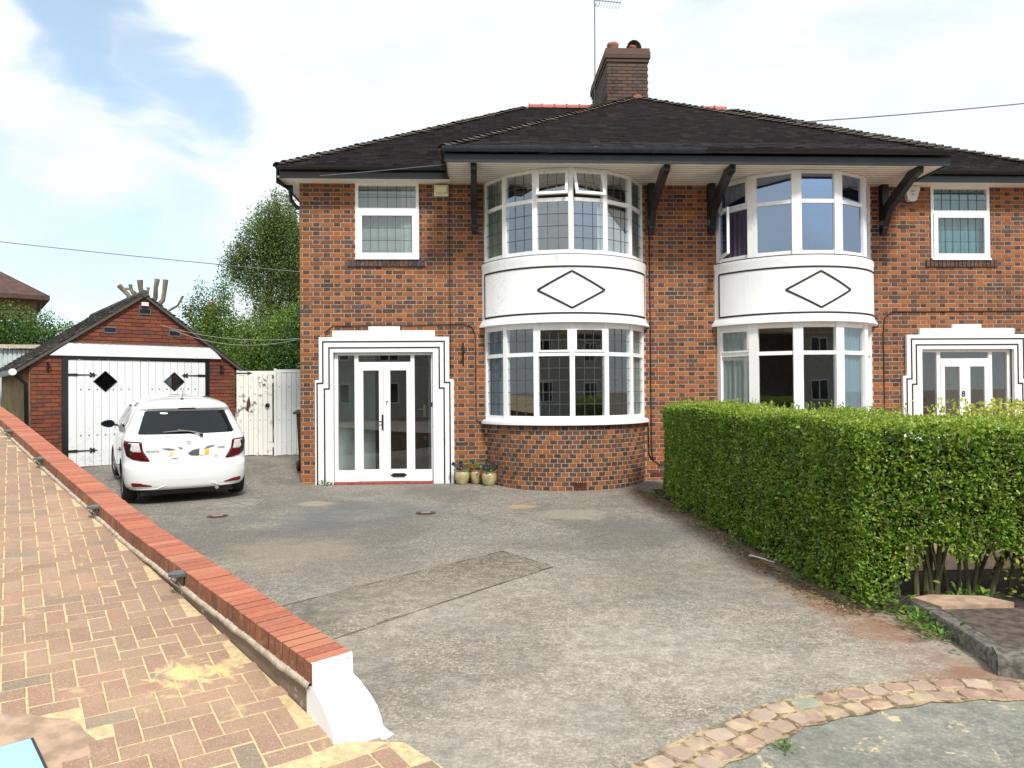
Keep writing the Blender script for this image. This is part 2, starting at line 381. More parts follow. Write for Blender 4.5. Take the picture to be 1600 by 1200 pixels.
leafmat('petal_purple', [(0, (.012, .006, .03)), (1, (.07, .02, .20))], .2)
leafmat('petal_red', [(0, (.40, .008, .006)), (1, (.65, .03, .01))], .2)
leafmat('petal_white', [(0, (.75, .75, .72)), (1, (.85, .85, .85))], .3)

# ground materials
def tarmac(name, base, light, drive=True):
    m, nt, b = newmat(name); p = pos(nt)
    sp = noisef(nt, 70, 3, .8, p); sp2 = noisef(nt, 30, 4, .75, p)
    c = mixc(nt, mrange(nt, math_(nt, 'ADD', math_(nt, 'MULTIPLY', sp, .6), math_(nt, 'MULTIPLY', sp2, .4)), .42, .60), tuple(x*.75 for x in base), tuple(min(1, x*1.15) for x in light))
    big = noisef(nt, .55, 5, .6, p, .4); mid = noisef(nt, 1.7, 5, .62, p, .3)
    c = mixc(nt, mrange(nt, big, .38, .62, 0, .5), c, tuple(x*.62 for x in base))
    c = mixc(nt, mrange(nt, mid, .50, .72, 0, .28), c, (.30, .26, .19))
    # pale shell-like grit, denser towards the street
    ys = nd(nt, 'ShaderNodeSeparateXYZ', {0: p}).outputs
    near = mrange(nt, ys['Y'], -4.5, -8.5, 0, 1)
    grit = math_(nt, 'MULTIPLY', mrange(nt, noisef(nt, 44, 3, .8, p), .53, .58), math_(nt, 'MULTIPLY', near, mrange(nt, noisef(nt, 1.1, 4, .6, p), .38, .6)))
    c = mixc(nt, math_(nt, 'MULTIPLY', grit, .8 if drive is not False else .25), c, (.74, .57, .36))
    # broad pale wear on the near half of the drive
    c = mixc(nt, math_(nt, 'MULTIPLY', near, mrange(nt, noisef(nt, .8, 3, .6, p), .36, .66, .20, .55)), c, (.48, .43, .37))
    c = mixc(nt, mrange(nt, noisef(nt, 9, 5, .7, p), .36, .64, .0, .38), c, tuple(x*.55 for x in base))
    if drive:
        # reddish earth washed out from under the hedge
        ed = mrange(nt, ys['X'], -1.45, -.95); ns = mrange(nt, noisef(nt, 2.4, 5, .65, p), .40, .62)
        inn = mrange(nt, ys['Y'], -.5, -1.6)
        c = mixc(nt, math_(nt, 'MULTIPLY', math_(nt, 'MULTIPLY', ed, inn), math_(nt, 'ADD', math_(nt, 'MULTIPLY', ns, .6), .25)), c, (.24, .12, .07))
        for (cx, cy), r_, col, a in (((-3.05, -2.4), .26, (.46, .30, .16), .65), ((-5.9, -2.1), .28, (.46, .38, .27), .5), ((-5.6, -3.4), 1.1, (.10, .11, .12), .55), ((-4.9, -2.5), .9, (.11, .13, .13), .5),
                                     ((-2.3, -3.2), .6, (.42, .37, .28), .4), ((-1.6, -4.2), .7, (.12, .12, .12), .45), ((-5.5, -5.2), .8, (.36, .30, .20), .35), ((-4.4, -6.9), .6, (.40, .30, .20), .3)):
            dv = nd(nt, 'ShaderNodeVectorMath', {0: p, 1: (cx, cy, 0)}, operation='DISTANCE').outputs['Value']
            dv = math_(nt, 'ADD', dv, math_(nt, 'MULTIPLY', math_(nt, 'SUBTRACT', mid, .5), r_*2.6))
            c = mixc(nt, mrange(nt, dv, r_*1.15, r_*.3, 0, a), c, col)
    elif drive is False:
        c = mixc(nt, mrange(nt, noisef(nt, 3.2, 6, .7, p, .5), .57, .62, 0, .85), c, (.62, .50, .31))
    nt.links.new(c, b.inputs['Base Color']); b.inputs['Roughness'].default_value = .93
    h = math_(nt, 'ADD', sp, math_(nt, 'MULTIPLY', sp2, .8)); bump(nt, b, h, .6, .008); M[name] = m
tarmac('tarmac', (.128, .119, .102), (.42, .38, .32))
tarmac('tarmac_road', (.15, .165, .14), (.22, .235, .20), False)
tarmac('tarmac_patch', (.066, .060, .048), (.30, .26, .19), None)
m, nt, b = newmat('paver'); p = pos(nt)
c = ramp(nt, rnd(nt), [(0, (.26, .165, .115)), (.3, (.34, .23, .155)), (.6, (.28, .18, .125)), (.85, (.33, .19, .135)), (.95, (.24, .175, .125)), (1, (.22, .20, .15))])
c = mixc(nt, mrange(nt, noisef(nt, 120, 3, .8, p), .50, .66, 0, .5), c, (.64, .46, .33))
c = mixc(nt, mrange(nt, noisef(nt, 70, 3, .7, p), .55, .72, 0, .45), c, (.16, .09, .07))
c = mixc(nt, mrange(nt, noisef(nt, 1.3, 3, .6, p), .45, .65, 0, .35), c, (.52, .33, .22))
dv = nd(nt, 'ShaderNodeVectorMath', {0: p, 1: (-5.05, -8.62, .1)}, operation='DISTANCE').outputs['Value']
dv = math_(nt, 'ADD', dv, math_(nt, 'MULTIPLY', math_(nt, 'SUBTRACT', noisef(nt, 9, 4, .6, p, .6), .5), .9))
c = mixc(nt, mrange(nt, dv, .20, .04, 0, .85), c, (.74, .55, .25))
c = mixc(nt, mrange(nt, noisef(nt, 5.5, 6, .7, p, .5), .57, .72, 0, .6), c, (.62, .47, .26))
nt.links.new(c, b.inputs['Base Color']); b.inputs['Roughness'].default_value = .95; bump(nt, b, noisef(nt, 110, 4, .8, p), .6, .004); M['paver'] = m

# ------------------------------------------------------------------ ground
WO = Vector((-4.394, -8.956)); WD = Vector((-.655, .756)).normalized(); WN = Vector((WD.y, -WD.x))   # neighbour's boundary wall frame
COPE = [(0, .32), (2.9, .55), (5.67, .875), (7.5, 1.10), (8.9, 1.27), (14, 1.80), (20, 2.2)]
PAVE = [(-2.0, -.02), (-.3, .006), (.04, .066), (1.54, .253), (4.05, .553), (5.67, .735), (7.5, .96), (8.9, 1.13), (14, 1.66), (20, 2.06)]
def st(x, y): d = Vector((x, y)) - WO; return d.dot(WD), d.dot(WN)
def wpt(s, t, z=0): q = WO + WD*s + WN*t; return Vector((q.x, q.y, z))
def gz(x, y):
    z = .23*sstep((y+1.0)/3.3)*sstep((-6.2-x)/.8)
    z -= .035*sstep((-.15-y)/.7)*sstep((x+3.9)/.5)*sstep((.9-x)/.6)*sstep((y+4.5)/2.5)
    return z
def sheet(name, xs, ys, fz, m, keep=None):
    xs = list(xs); ys = list(ys); V = [(x, y, fz(x, y)) for y in ys for x in xs]; F = []
    for j in range(len(ys)-1):
        for i in range(len(xs)-1):
            cx, cy = (xs[i]+xs[i+1])/2, (ys[j]+ys[j+1])/2
            if keep and not keep(cx, cy): continue
            a = j*len(xs)+i; F.append((a, a+1, a+1+len(xs), a+len(xs)))
    b_ = MB(); b_.v = V; b_.f = F; b_.m = [0]*len(F)
    return b_.build(name, m, smooth='all', fixn=False)
gx = sorted(set([-400, -150, -60, -30, -20] + [round(-14+.25*i, 3) for i in range(81)] + [8, 12, 20, 40, 100, 400]))
gy = sorted(set([-400, -150, -60, -30, -18] + [round(-13+.25*i, 3) for i in range(81)] + [10, 16, 30, 60, 150, 400]))
struct(sheet('driveway', gx, gy, gz, M['tarmac']))
# road beyond the row of setts
ARC = [(-4.6, -11.6), (-4.0, -10.55), (-3.45, -9.85), (-2.94, -9.37), (-2.72, -9.195), (-2.50, -9.06), (-2.17, -8.85), (-1.78, -8.73), (-1.38, -8.635), (-1.01, -8.62), (-.69, -8.67), (-.2, -8.80), (.5, -9.05), (1.6, -9.6), (3, -10.5)]
def arclen(P):
    L_ = [0]
    for a, b_ in zip(P, P[1:]): L_.append(L_[-1] + math.dist(a, b_))
    return L_
AL = arclen(ARC)
def arcp(s):
    for i in range(len(AL)-1):
        if s <= AL[i+1] or i == len(AL)-2:
            f = (s-AL[i])/(AL[i+1]-AL[i]); a, b_ = Vector(ARC[i]), Vector(ARC[i+1]); t = (b_-a).normalized()
            return a.lerp(b_, f), t, Vector((t.y, -t.x))
rb = MB(); k = 60; vs = []; fs = []
for i in range(k+1):
    p_, t_, n_ = arcp(AL[-1]*i/k); q1 = p_ + n_*.06
    q2 = Vector((p_.x*3+8, -40))
    vs += [(q1.x, q1.y, .006), (q2.x, q2.y, .006)]
    if i: fs.append((2*i-2, 2*i-1, 2*i+1, 2*i))
rb.add(vs, fs); ro_ = struct(rb.build('road', M['tarmac_road']))
bed = MB(); vs = []; fs = []
for i in range(k*2+1):
    p_, t_, n_ = arcp(AL[-1]*i/(k*2)); a_ = p_ - n_*.02; c_ = p_ + n_*(.245 + .012*math.sin(i*1.7))
    vs += [(a_.x, a_.y, .011), (c_.x, c_.y, .011)]
    if i: fs.append((2*i-2, 2*i-1, 2*i+1, 2*i))
bed.add(vs, fs); struct(bed.build('sett_bedding', M['joint_sand'], ro_))
for row in (0, 1):
    s_ = .05 + .06*row
    while s_ < AL[-1]-.3:
        ln = random.uniform(.115, .165) if row == 0 else random.uniform(.10, .15); wd = random.uniform(.104, .118)
        p_, t_, n_ = arcp(s_+ln/2); off = (.055 if row == 0 else .178) + random.uniform(-.006, .006)
        c_ = p_ + n_*off; b_ = MB(); hx, hy = ln/2-.003, wd/2-.002
        ring = []
        for q in range(12):
            a = 2*PI*q/12 + .13; ca, sa = math.cos(a), math.sin(a); kk = 1/max(abs(ca), abs(sa))
            corner = .985 if abs(abs(ca)-abs(sa)) < .35 else 1; ring.append((hx*ca*kk*corner*random.uniform(.90, 1.02), hy*sa*kk*corner*random.uniform(.90, 1.02)))
        zt = random.uniform(.012, .018)
        vs = [(x*1.0, y*1.0, -.03) for x, y in ring] + [(x, y, zt-.005+random.uniform(-.002, .002)) for x, y in ring] + [(x*.93, y*.92, zt+random.uniform(-.002, .003)) for x, y in ring] + [(0, 0, zt+.002)]
        fs = [(i, (i+1) % 12, 12+(i+1) % 12, 12+i) for i in range(12)] + [(12+i, 12+(i+1) % 12, 24+(i+1) % 12, 24+i) for i in range(12)] + [(24+i, 24+(i+1) % 12, 36) for i in range(12)]
        b_.add(vs, fs); o = b_.build('sett', M['sett'], ro_, smooth=True)
        o.location = (c_.x, c_.y, 0); o.rotation_euler = (0, 0, math.atan2(t_.y, t_.x)+random.uniform(-.07, .07))
        s_ += ln + random.uniform(.004, .014)
# relaid strip and metal covers in the drive
b_ = MB(); q = [(-3.373, -5.328), (-2.934, -5.975), (-4.35, -7.62), (-4.95, -7.14)]
q = [(-3.373, -5.328), (-4.2, -6.06), (-5.041, -6.939), (-5.45, -7.36), (-4.86, -8.02), (-4.526, -7.70), (-3.7, -6.78), (-2.934, -5.975)]
b_.add([(x, y, gz(x, y)+.005) for x, y in q], [tuple(range(8))]); o = b_.build('relaid_strip', M['tarmac_patch']); struct(o)
b_ = MB(); 
for (a, c_) in ((q[0], q[3]), (q[4], q[7]), (q[0], q[7])):
    n_ = 14
    for i in range(n_):
        if random.random() < .55: continue
        p1 = Vector(a).lerp(Vector(c_), i/n_); p2 = Vector(a).lerp(Vector(c_), (i+1)/n_)
        b_.bar((p1.x, p1.y+random.uniform(-.008, .008), .0065), (p2.x, p2.y+random.uniform(-.008, .008), .0065), random.uniform(.003, .009), .003)
o = b_.build('crack', M['path_dark'], bpy.data.objects['relaid_strip'])
t = thing('manhole_cover', 'pale metal manhole cover set in the tarmac behind the white car', 'manhole cover', (-7.08, -1.99, gz(-7.08, -1.99)), R(5))
b_ = MB(); b_.box(-.31, .31, -.40, .40, -.02, .006); b_.build('cover_frame', M['manhole_metal'], t)
b_ = MB(); b_.box(-.27, .27, -.36, .36, .0, .014)
b_.build('cover_plate', M['manhole_metal'], t)
b_ = MB()
for sx in (-1, 1):
    b_.bar((sx*.26, -.35, .0155), (0, 0, .0155), .02, .003); b_.bar((sx*.26, .35, .0155), (0, 0, .0155), .02, .003)
b_.build('rib', M['lead_grey'], t)
for (x, y, lab) in ((-4.299, -3.037, 'small rusty stopcock cover in the tarmac in front of the flower pots'), (-6.979, -3.017, 'small dark stopcock cover in the tarmac between wall and manhole')):
    t = thing('stopcock_cover', lab, 'stopcock cover', (x, y, gz(x, y)), .2, 'stopcock covers in the drive')
    b_ = MB(); b_.lathe([(0.0, .012), (.10, .012), (.10, .004), (.13, .006), (.15, -.01)], n=18); b_.build('surround', M['rust'], t, smooth=True)
    b_ = MB(); b_.box(-.06, .06, -.045, .045, .01, .017); b_.build('lid', M['manhole_metal'], t)

# ------------------------------------------------------------------ the pair of houses
H = thing('semi_detached_house', 'pair of orange brick semi detached houses with curved white bay windows and dark tiled roof', 'house')
HR, MG = 'brick_red', 'mortar'
HWD = 6.663
XC = 2.065                      # bay centres at +-XC
BR, BY = 1.504, .554            # radius and centre of the bay's circle
def bay(sx, th, r, z): return (sx*XC + r*math.sin(th), BY - r*math.cos(th), z)
# core wall sheets (mortar), with openings
def wallgrid(name, rects, holes, yf, m, parent, thick=.25):
    xs = sorted({r[0] for r in rects+holes} | {r[1] for r in rects+holes}); zs = sorted({r[2] for r in rects+holes} | {r[3] for r in rects+holes})
    b_ = MB()
    for x0, x1 in zip(xs, xs[1:]):
        for z0, z1 in zip(zs, zs[1:]):
            cx, cz = (x0+x1)/2, (z0+z1)/2
            if any(r[0] < cx < r[1] and r[2] < cz < r[3] for r in rects) and not any(h[0] < cx < h[1] and h[2] < cz < h[3] for h in holes):
                b_.box(x0, x1, yf, yf+thick, z0, z1)
    return b_.build(name, m, parent)
holes = []
for sx in (-1, 1):
    def mr(a, b_): return (min(sx*a, sx*b_), max(sx*a, sx*b_))
    holes += [(*mr(4.605, 5.702), 3.897, 5.22), (*mr(4.375, 6.09), .035, 2.28), (*mr(.70, 3.43), .9, 2.60), (*mr(.70, 3.43), 3.9, 5.22)]
wallgrid('wall', [(-HWD+.006, HWD-.006, -.15, 5.24)], holes, .0055, M['mortar'], H)
b_ = MB()
b_.box(-HWD+.006, -HWD+.25, .262, 8.0, -.15, 5.24); b_.box(HWD-.25, HWD-.006, .262, 8.0, -.15, 5.24); b_.box(-HWD+.25, HWD-.25, 7.8, 8.0, -.15, 5.24)
b_.build('side_wall', M['house_brick'], H)
# rooms
b_ = MB(); b_.box(-6.4, 6.4, .27, 7.5, 2.68, 2.80); b_.box(-6.4, 6.4, .27, 7.5, 5.16, 5.19); b_.box(-6.4, 6.4, 3.6, 3.7, -.1, 5.16); b_.box(-.12, .12, .27, 3.6, -.1, 5.16)
b_.box(-4.02, -3.9, .27, 3.6, -.1, 2.68); b_.box(3.9, 4.02, .27, 3.6, -.1, 2.68); b_.box(-4.02, -3.9, .27, 3.6, 2.8, 5.16); b_.box(3.9, 4.02, .27, 3.6, 2.8, 5.16); b_.box(-6.4, 6.4, .27, 3.6, -.1, .02)
b_.build('room', M['room_wall'], H)
# brick meshes
def brickmesh(name, ln, m, ht=.0636, dp=.03, bev=.003):
    x, z = ln/2, ht/2
    vs = [(-x, dp, -z), (x, dp, -z), (x, dp, z), (-x, dp, z), (-x, bev, -z), (x, bev, -z), (x, bev, z), (-x, bev, z),
          (-x+bev, 0, -z+bev), (x-bev, 0, -z+bev), (x-bev, 0, z-bev), (-x+bev, 0, z-bev)]
    fs = [(4, 0, 1, 5), (6, 2, 3, 7), (7, 3, 0, 4), (5, 1, 2, 6)] + [(4, 5, 9, 8), (5, 6, 10, 9), (6, 7, 11, 10), (7, 4, 8, 11), (8, 9, 10, 11)]
    me = bpy.data.meshes.new(name); me.from_pydata(vs, [], fs); me.materials.append(m)
    return me, vs, fs
PER, ST, HD, JT = .355, .2212, .1102, .0118
stone = []     # (x0, x1, z, dark)
def sub(iv, hs):
    for h0, h1 in hs:
        nv = []
        for a, c_ in iv:
            if h1 <= a or h0 >= c_: nv.append((a, c_)); continue
            if a < h0: nv.append((a, h0))
            if h1 < c_: nv.append((h1, c_))
        iv = nv
    return iv
bh = []
for sx in (-1, 1):
    bh += [(*mr(4.595, 5.712), 3.895, 5.3) if False else (min(sx*4.60, sx*5.706), max(sx*4.60, sx*5.706), 3.77, 5.3), (min(sx*4.49, sx*5.85), max(sx*4.49, sx*5.85), 3.77, 3.895),
           (min(sx*4.10, sx*6.32), max(sx*4.10, sx*6.32), -.2, 2.53), (min(sx*4.34, sx*6.10), max(sx*4.34, sx*6.10), 2.5, 2.64), (min(sx*4.03, sx*6.39), max(sx*4.03, sx*6.39), -.2, 1.80),
           (min(sx*.655, sx*3.475), max(sx*.655, sx*3.475), -.2, 5.3)]
row = 0; z = -.03
while z < 5.215:
    zc = z + .0325
    hs = [(a, c_) for a, c_, h0, h1 in bh if h0 < zc < h1]
    x = -HWD - (PER/2 if row % 2 else 0) - .0
    while x < HWD:
        for ln, dk in ((ST, False), (HD, True)):
            a, c_ = max(x, -HWD), min(x+ln, HWD)
            if c_ - a > .03:
                for p0, p1 in sub([(a, c_)], hs):
                    if p1-p0 > .025:
                        d_ = dk if (p1-p0) < .13 or not dk else False
                        if dk and random.random() < .13: d_ = False
                        if not dk and random.random() < .055: d_ = True
                        stone.append((p0, p1, zc, d_))
            x += ln + JT
    row += 1; z += .075
full = [b_ for b_ in stone if abs((b_[1]-b_[0])-ST) < .001]
full.sort(key=lambda t: (t[0]+3.6)**2 + (t[2]-1.59)**2)
indiv = set(full[:185])
mesh_cache = {}
def bkey(ln, dk):
    k_ = (round(ln, 3), dk)
    if k_ not in mesh_cache: mesh_cache[k_] = brickmesh('brick', k_[0], M['brick_dark' if dk else 'brick_red'])
    return mesh_cache[k_]
jb = MB()
for t_ in stone:
    a, c_, zc, dk = t_; me, vs, fs = bkey(c_-a, dk)
    ox, oy, oz = (a+c_)/2, random.uniform(-.003, .002), zc+random.uniform(-.0012, .0012)
    if t_ in indiv:
        o = link('brick', me, H); o.location = (ox, oy, oz)
    else: jb.add([(v[0]+ox, v[1]+oy, v[2]+oz) for v in vs], fs, 1 if dk else 0)
stuff(jb.build('brickwork', [M['brick_red'], M['brick_dark']], H, fixn=False), 'orange stretcher bricks alternating with dark headers')
# corner return bricks on the left flank are the ends of the facade bricks
# curved brick aprons under the bays
for sx in (-1, 1):
    b_ = MB(); r_ = BR + .012; half = math.acos(BY/r_)
    nseg = 40
    for i in range(nseg):
        t0, t1 = -half+2*half*i/nseg, -half+2*half*(i+1)/nseg
        b_.add([bay(sx, t0, r_-.0055, -.15), bay(sx, t1, r_-.0055, -.15), bay(sx, t1, r_-.0055, 1.03), bay(sx, t0, r_-.0055, 1.03)], [(0, 1, 2, 3)])
    ap = b_.build('bay_apron', M['mortar'], H, smooth='all'); ap['label'] = 'curved brick wall of alternating orange and dark bricks below the bay'
    if sx == 1: del ap['label']
    b_ = MB(); z = -.03-.075; row = 0; stp = .124/r_
    while z < .99:
        th = -half + (stp/2 if row % 2 else 0) + .01; cidx = 0
        while th < half-.02:
            w2 = (.112/r_)/2
            if not (abs(th+w2-.075) < .075 and .0 < z < .10):
                dk = ((cidx + (row//2)) % 2 == 0) if random.random() < .72 else random.random() < .5
                me, vs, fs = bkey(.110, dk)
                ca, sa = math.cos(th+w2), math.sin(th+w2); pr = random.uniform(-.003, .002)
                nv = []
                for v in vs:
                    rr = r_ - v[1]*1.0 - pr; tt = th+w2 + v[0]/r_
                    nv.append((sx*XC + rr*math.sin(tt), BY - rr*math.cos(tt), z+.0325+v[2]))
                b_.add(nv, fs, 1 if dk else 0)
            th += stp; cidx += 1
        z += .075; row += 1
    o = stuff(b_.build('brickwork', [M['brick_red'], M['brick_dark']], ap, fixn=False))
    # terracotta air brick
    b_ = MB(); cth = .075
    for i in range(6):
        for j in range(4):
            tt = cth + (i-2.5)*.036/r_; zz = .055+(j-1.5)*.032
            p_ = bay(sx, tt, r_+.001, zz); q_ = bay(sx, tt, r_-.035, zz)
            b_.bar((p_[0], p_[1], zz-.0145), (p_[0], p_[1], zz-.0065), .034, .03, up=(0, 1, 0)); b_.bar((p_[0]-.015, p_[1], zz-.014), (p_[0]-.015, p_[1], zz+.016), .009, .028, up=(0, 1, 0))
    p_ = bay(sx, cth, r_-.02, .055); b_.box(p_[0]-.11, p_[0]+.11, p_[1], p_[1]+.01, -.01, .12)
    b_.build('air_brick', M['terracotta_dark'], ap)
# second air brick, low on the wall right of the left bay
b_ = MB(); b_.box(-.56, -.34, -.006, .02, .06, .13); b_.build('air_brick', M['terracotta_dark'], H)
# render panels between the storeys
def curved_bar(b_, sx, th0, th1, z0, z1, r_in, r_out, n=24):
    vs = []; fs = []
    for i in range(n+1):
        th = th0+(th1-th0)*i/n
        vs += [bay(sx, th, r_in, z0), bay(sx, th, r_out, z0), bay(sx, th, r_out, z1), bay(sx, th, r_in, z1)]
        if i:
            a = 4*(i-1); c_ = 4*i
            for k_ in range(4): fs.append((a+k_, a+(k_+1) % 4, c_+(k_+1) % 4, c_+k_))
    fs += [(0, 1, 2, 3), (4*n+3, 4*n+2, 4*n+1, 4*n)]
    b_.add(vs, fs)
for sx in (-1, 1):
    prof = [(2.70, 1.47), (2.70, 1.602), (2.73, 1.600), (2.79, 1.562), (2.83, 1.549), (3.55, 1.548), (3.70, 1.548), (3.735, 1.556), (3.80, 1.556), (3.80, 1.45)]
    b_ = MB(); n = 48
    for i in range(n+1):
        for zz, rr in prof:
            half = math.acos((BY-.0)/rr) if rr > 1.5 else 1.18
            b_.v.append(bay(sx, -half+2*half*i/n, rr, zz))
    k_ = len(prof)
    for i in range(n):
        for j in range(k_-1):
            a = i*k_+j; b_.f.append((a, a+k_, a+k_+1, a+1)); b_.m.append(0)
    pn = b_.build('bay_panel', M['white_render'], H, smooth=True)
    b_ = MB(); rr = 1.5495
    lt = 1.128
    for za in (2.851, 3.607): curved_bar(b_, sx, -lt, lt, za-.015, za+.015, rr-.01, rr+.005, 40)
    for s2 in (-1, 1): curved_bar(b_, sx, s2*lt-.009, s2*lt+.009, 2.851, 3.607, rr-.01, rr+.006, 2)
    # diamond
    dw, dh, zc = .566, .300, 3.233
    P4 = [(-dw, 0), (0, dh), (dw, 0), (0, -dh)]
    for i in range(4):
        (x0, z0), (x1, z1) = P4[i], P4[(i+1) % 4]; n = 10; nx, nz_ = (z1-z0), -(x1-x0); ll = math.hypot(nx, nz_); nx, nz_ = nx/ll*.016, nz_/ll*.016
        for j in range(n):
            a, c_ = j/n, (j+1)/n
            vs = []
            for f in (a, c_):
                x, zz = x0+(x1-x0)*f, z0+(z1-z0)*f
                for sg_ in (-1, 1):
                    for rad in (rr-.008, rr+.008): vs.append(bay(sx, (x+nx*sg_)/rr, rad, zc+zz+nz_*sg_))
            b_.add(vs, [(0, 1, 3, 2), (4, 6, 7, 5), (1, 5, 7, 3), (0, 2, 6, 4), (0, 4, 5, 1), (2, 3, 7, 6)])
    b_.build('moulding', M['line_black'], pn)
    b_ = MB(); curved_bar(b_, sx, -1.19, 1.19, 3.80, 3.818, 1.44, 1.552, 40)
    b_.build('joint', M['line_black'] if sx == 1 else M['lead_grey'], pn)
# bay windows
def facet_frame(sx, t0, t1, r_):
    a, c_ = Vector(bay(sx, t0, r_, 0)), Vector(bay(sx, t1, r_, 0)); d = (c_-a); ln = d.length; d.normalize()
    n = Vector((d.y, -d.x, 0)); return a, d, n, ln      # n points outwards (towards -Y at the middle)
def pane_bars(b_, F, u0_, u1, z0, z1, cols, rows, off=.004, wd=.009):
    a, d, n, ln = F
    def P(u, z, o_): return a + d*u + n*o_ + Vector((0, 0, z))
    for i in range(1, cols):
        u = u0_+(u1-u0_)*i/cols; b_.bar(P(u, z0, off), P(u, z1, off), wd, .006, up=n)
    for j in range(1, rows):
        zz = z0+(z1-z0)*j/rows; b_.bar(P(u0_, zz, off), P(u1, zz, off), wd, .006, up=n)
def quad(b_, F, u0_, u1, z0, z1, off, th=.006):
    a, d, n, ln = F
    vs = [a+d*u+n*o_+Vector((0, 0, z)) for o_ in (off, off-th) for u, z in ((u0_, z0), (u1, z0), (u1, z1), (u0_, z1))]
    b_.add(vs, [(0, 1, 2, 3), (7, 6, 5, 4), (0, 4, 5, 1), (1, 5, 6, 2), (2, 6, 7, 3), (3, 7, 4, 0)])
def rect_frame(b_, F, u0_, u1, z0, z1, w_, y0, y1):
    for (a, c_, e, f) in ((u0_, u1, z0, z0+w_), (u0_, u1, z1-w_, z1), (u0_, u0_+w_, z0+w_, z1-w_), (u1-w_, u1, z0+w_, z1-w_)):
        quad(b_, F, a, c_, e, f, y1, y1-y0)
def bay_window(sx, upper, nf, leaded, gl, fw_):
    z0, z1, zt = (3.818, 5.225, 4.715) if upper else (1.10, 2.70, 2.19)
    half = R(68.4); step = 2*half/nf
    fr = MB(); root_pos = None; panes = []; lead = MB(); sashes = []
    for i in range(nf):
        t0, t1 = -half+step*i, -half+step*(i+1); F = facet_frame(sx, t0, t1, BR); ln = F[3]
        hw_ = fw_*.5
        # frame of the facet
        bt, hd = .075, (.05 if upper else .085)
        rows = ((z0+bt, zt-.032), (zt+.032, z1-hd))
        quad(fr, F, hw_, ln-hw_, z0, z0+bt, .0, .07); quad(fr, F, hw_, ln-hw_, z1-hd, z1, .0, .07); quad(fr, F, hw_, ln-hw_, zt-.032, zt+.032, .001, .07)
        for k_, (a, c_) in enumerate(rows):
            opened = None
            if leaded and upper and k_ == 1 and i in (2, 3): opened = 'top'
            if not leaded and upper and k_ == 0 and i == 0: opened = 'side'
            sashy = leaded and k_ == 1 and i in (2, 3)
            if opened is None:
                e = .032 if (sashy or (not leaded and k_ == 1 and i == 0)) else .0
                if e: rect_frame(fr, F, hw_+.002, ln-hw_-.002, a+.002, c_-.002, e, .0, .016)
                b2 = MB(); quad(b2, F, hw_+e, ln-hw_-e, a+e, c_-e, -.02)
                panes.append((b2, i, k_))
                if leaded: pane_bars(lead, F, hw_+e, ln-hw_-e, a+e, c_-e, 3, 2 if k_ else 5 if not upper else 4, -.016)
            else: sashes.append((F, hw_, ln-hw_, a, c_, opened))
    for i in range(nf+1):
        t_ = -half+step*i
        p_ = bay(sx, t_, BR+.004, 0); q_ = bay(sx, t_, BR-.075, 0)
        d = Vector((p_[0]-q_[0], p_[1]-q_[1], 0)).normalized(); x = Vector((-d.y, d.x, 0))
        vs = []
        for zz in (z0, z1):
            for s2, pt in ((-1, q_), (1, q_), (1, p_), (-1, p_)): vs.append(Vector((pt[0], pt[1], zz)) + x*(s2*fw_/2))
        fr.add(vs, [(0, 1, 2, 3), (7, 6, 5, 4), (0, 4, 5, 1), (1, 5, 6, 2), (2, 6, 7, 3), (3, 7, 4, 0)])
    w_ = fr.build('bay_window', M['white_frame'], H)
    w_['label'] = ('upper' if upper else 'lower') + (' leaded' if leaded else ' plain glazed') + ' curved bay window'
    for b2, i, k_ in panes: b2.build('pane', gl, w_)
    if leaded: lead.build('leading', M['came'], w_)
    for F, a_, c_, z_a, z_b, how in sashes:
        b2 = MB(); g2 = MB(); l2 = MB(); Fa, d, n, ln = F; hgt = z_b-z_a
        if how == 'top':
            ang = R(17); origin = Fa + Vector((0, 0, z_b)); up = (Vector((0, 0, 1))*math.cos(ang) - n*math.sin(ang)); nn = n*math.cos(ang) + Vector((0, 0, 1))*math.sin(ang)
            def P(u, v, o_): return origin + d*u + up*(v-hgt) + nn*o_
            U0, U1 = a_, c_
        else:
            ang = R(40); origin = Fa + d*a_ + Vector((0, 0, z_a)); dd = d*math.cos(ang) + n*math.sin(ang); nn = n*math.cos(ang) - d*math.sin(ang)
            def P(u, v, o_): return origin + dd*(u-a_) + Vector((0, 0, v)) + nn*o_
            U0, U1 = a_, c_
        def q3(b3, u0_, u1, v0, v1, o0, o1):
            vs = [P(u, v, o_) for o_ in (o1, o0) for u, v in ((u0_, v0), (u1, v0), (u1, v1), (u0_, v1))]
            b3.add(vs, [(0, 1, 2, 3), (7, 6, 5, 4), (0, 4, 5, 1), (1, 5, 6, 2), (2, 6, 7, 3), (3, 7, 4, 0)])
        e = .042
        for (a, c2, v0, v1) in ((U0, U1, 0, e), (U0, U1, hgt-e, hgt), (U0, U0+e, e, hgt-e), (U1-e, U1, e, hgt-e)): q3(b2, a, c2, v0, v1, -.01, .03)
        s_ = b2.build('sash', M['white_frame'], w_); s_['label'] = 'open sash'
        q3(g2, U0+e, U1-e, e, hgt-e, .008, .014); g2.build('sash_pane', gl, w_)
        if how == 'top':
            for i in (1, 2): u = U0+e+(U1-U0-2*e)*i/3; l2.bar(P(u, e, .017), P(u, hgt-e, .017), .008, .005, up=nn)
            l2.build('sash_leading', M['came'], w_)
    return w_
bay_window(-1, True, 6, True, M['glass_sky'], .082); bay_window(-1, False, 6, True, M['glass'], .082)
bay_window(1, True, 5, False, M['glass_blue'], .155); bay_window(1, False, 5, False, M['glass'], .155)
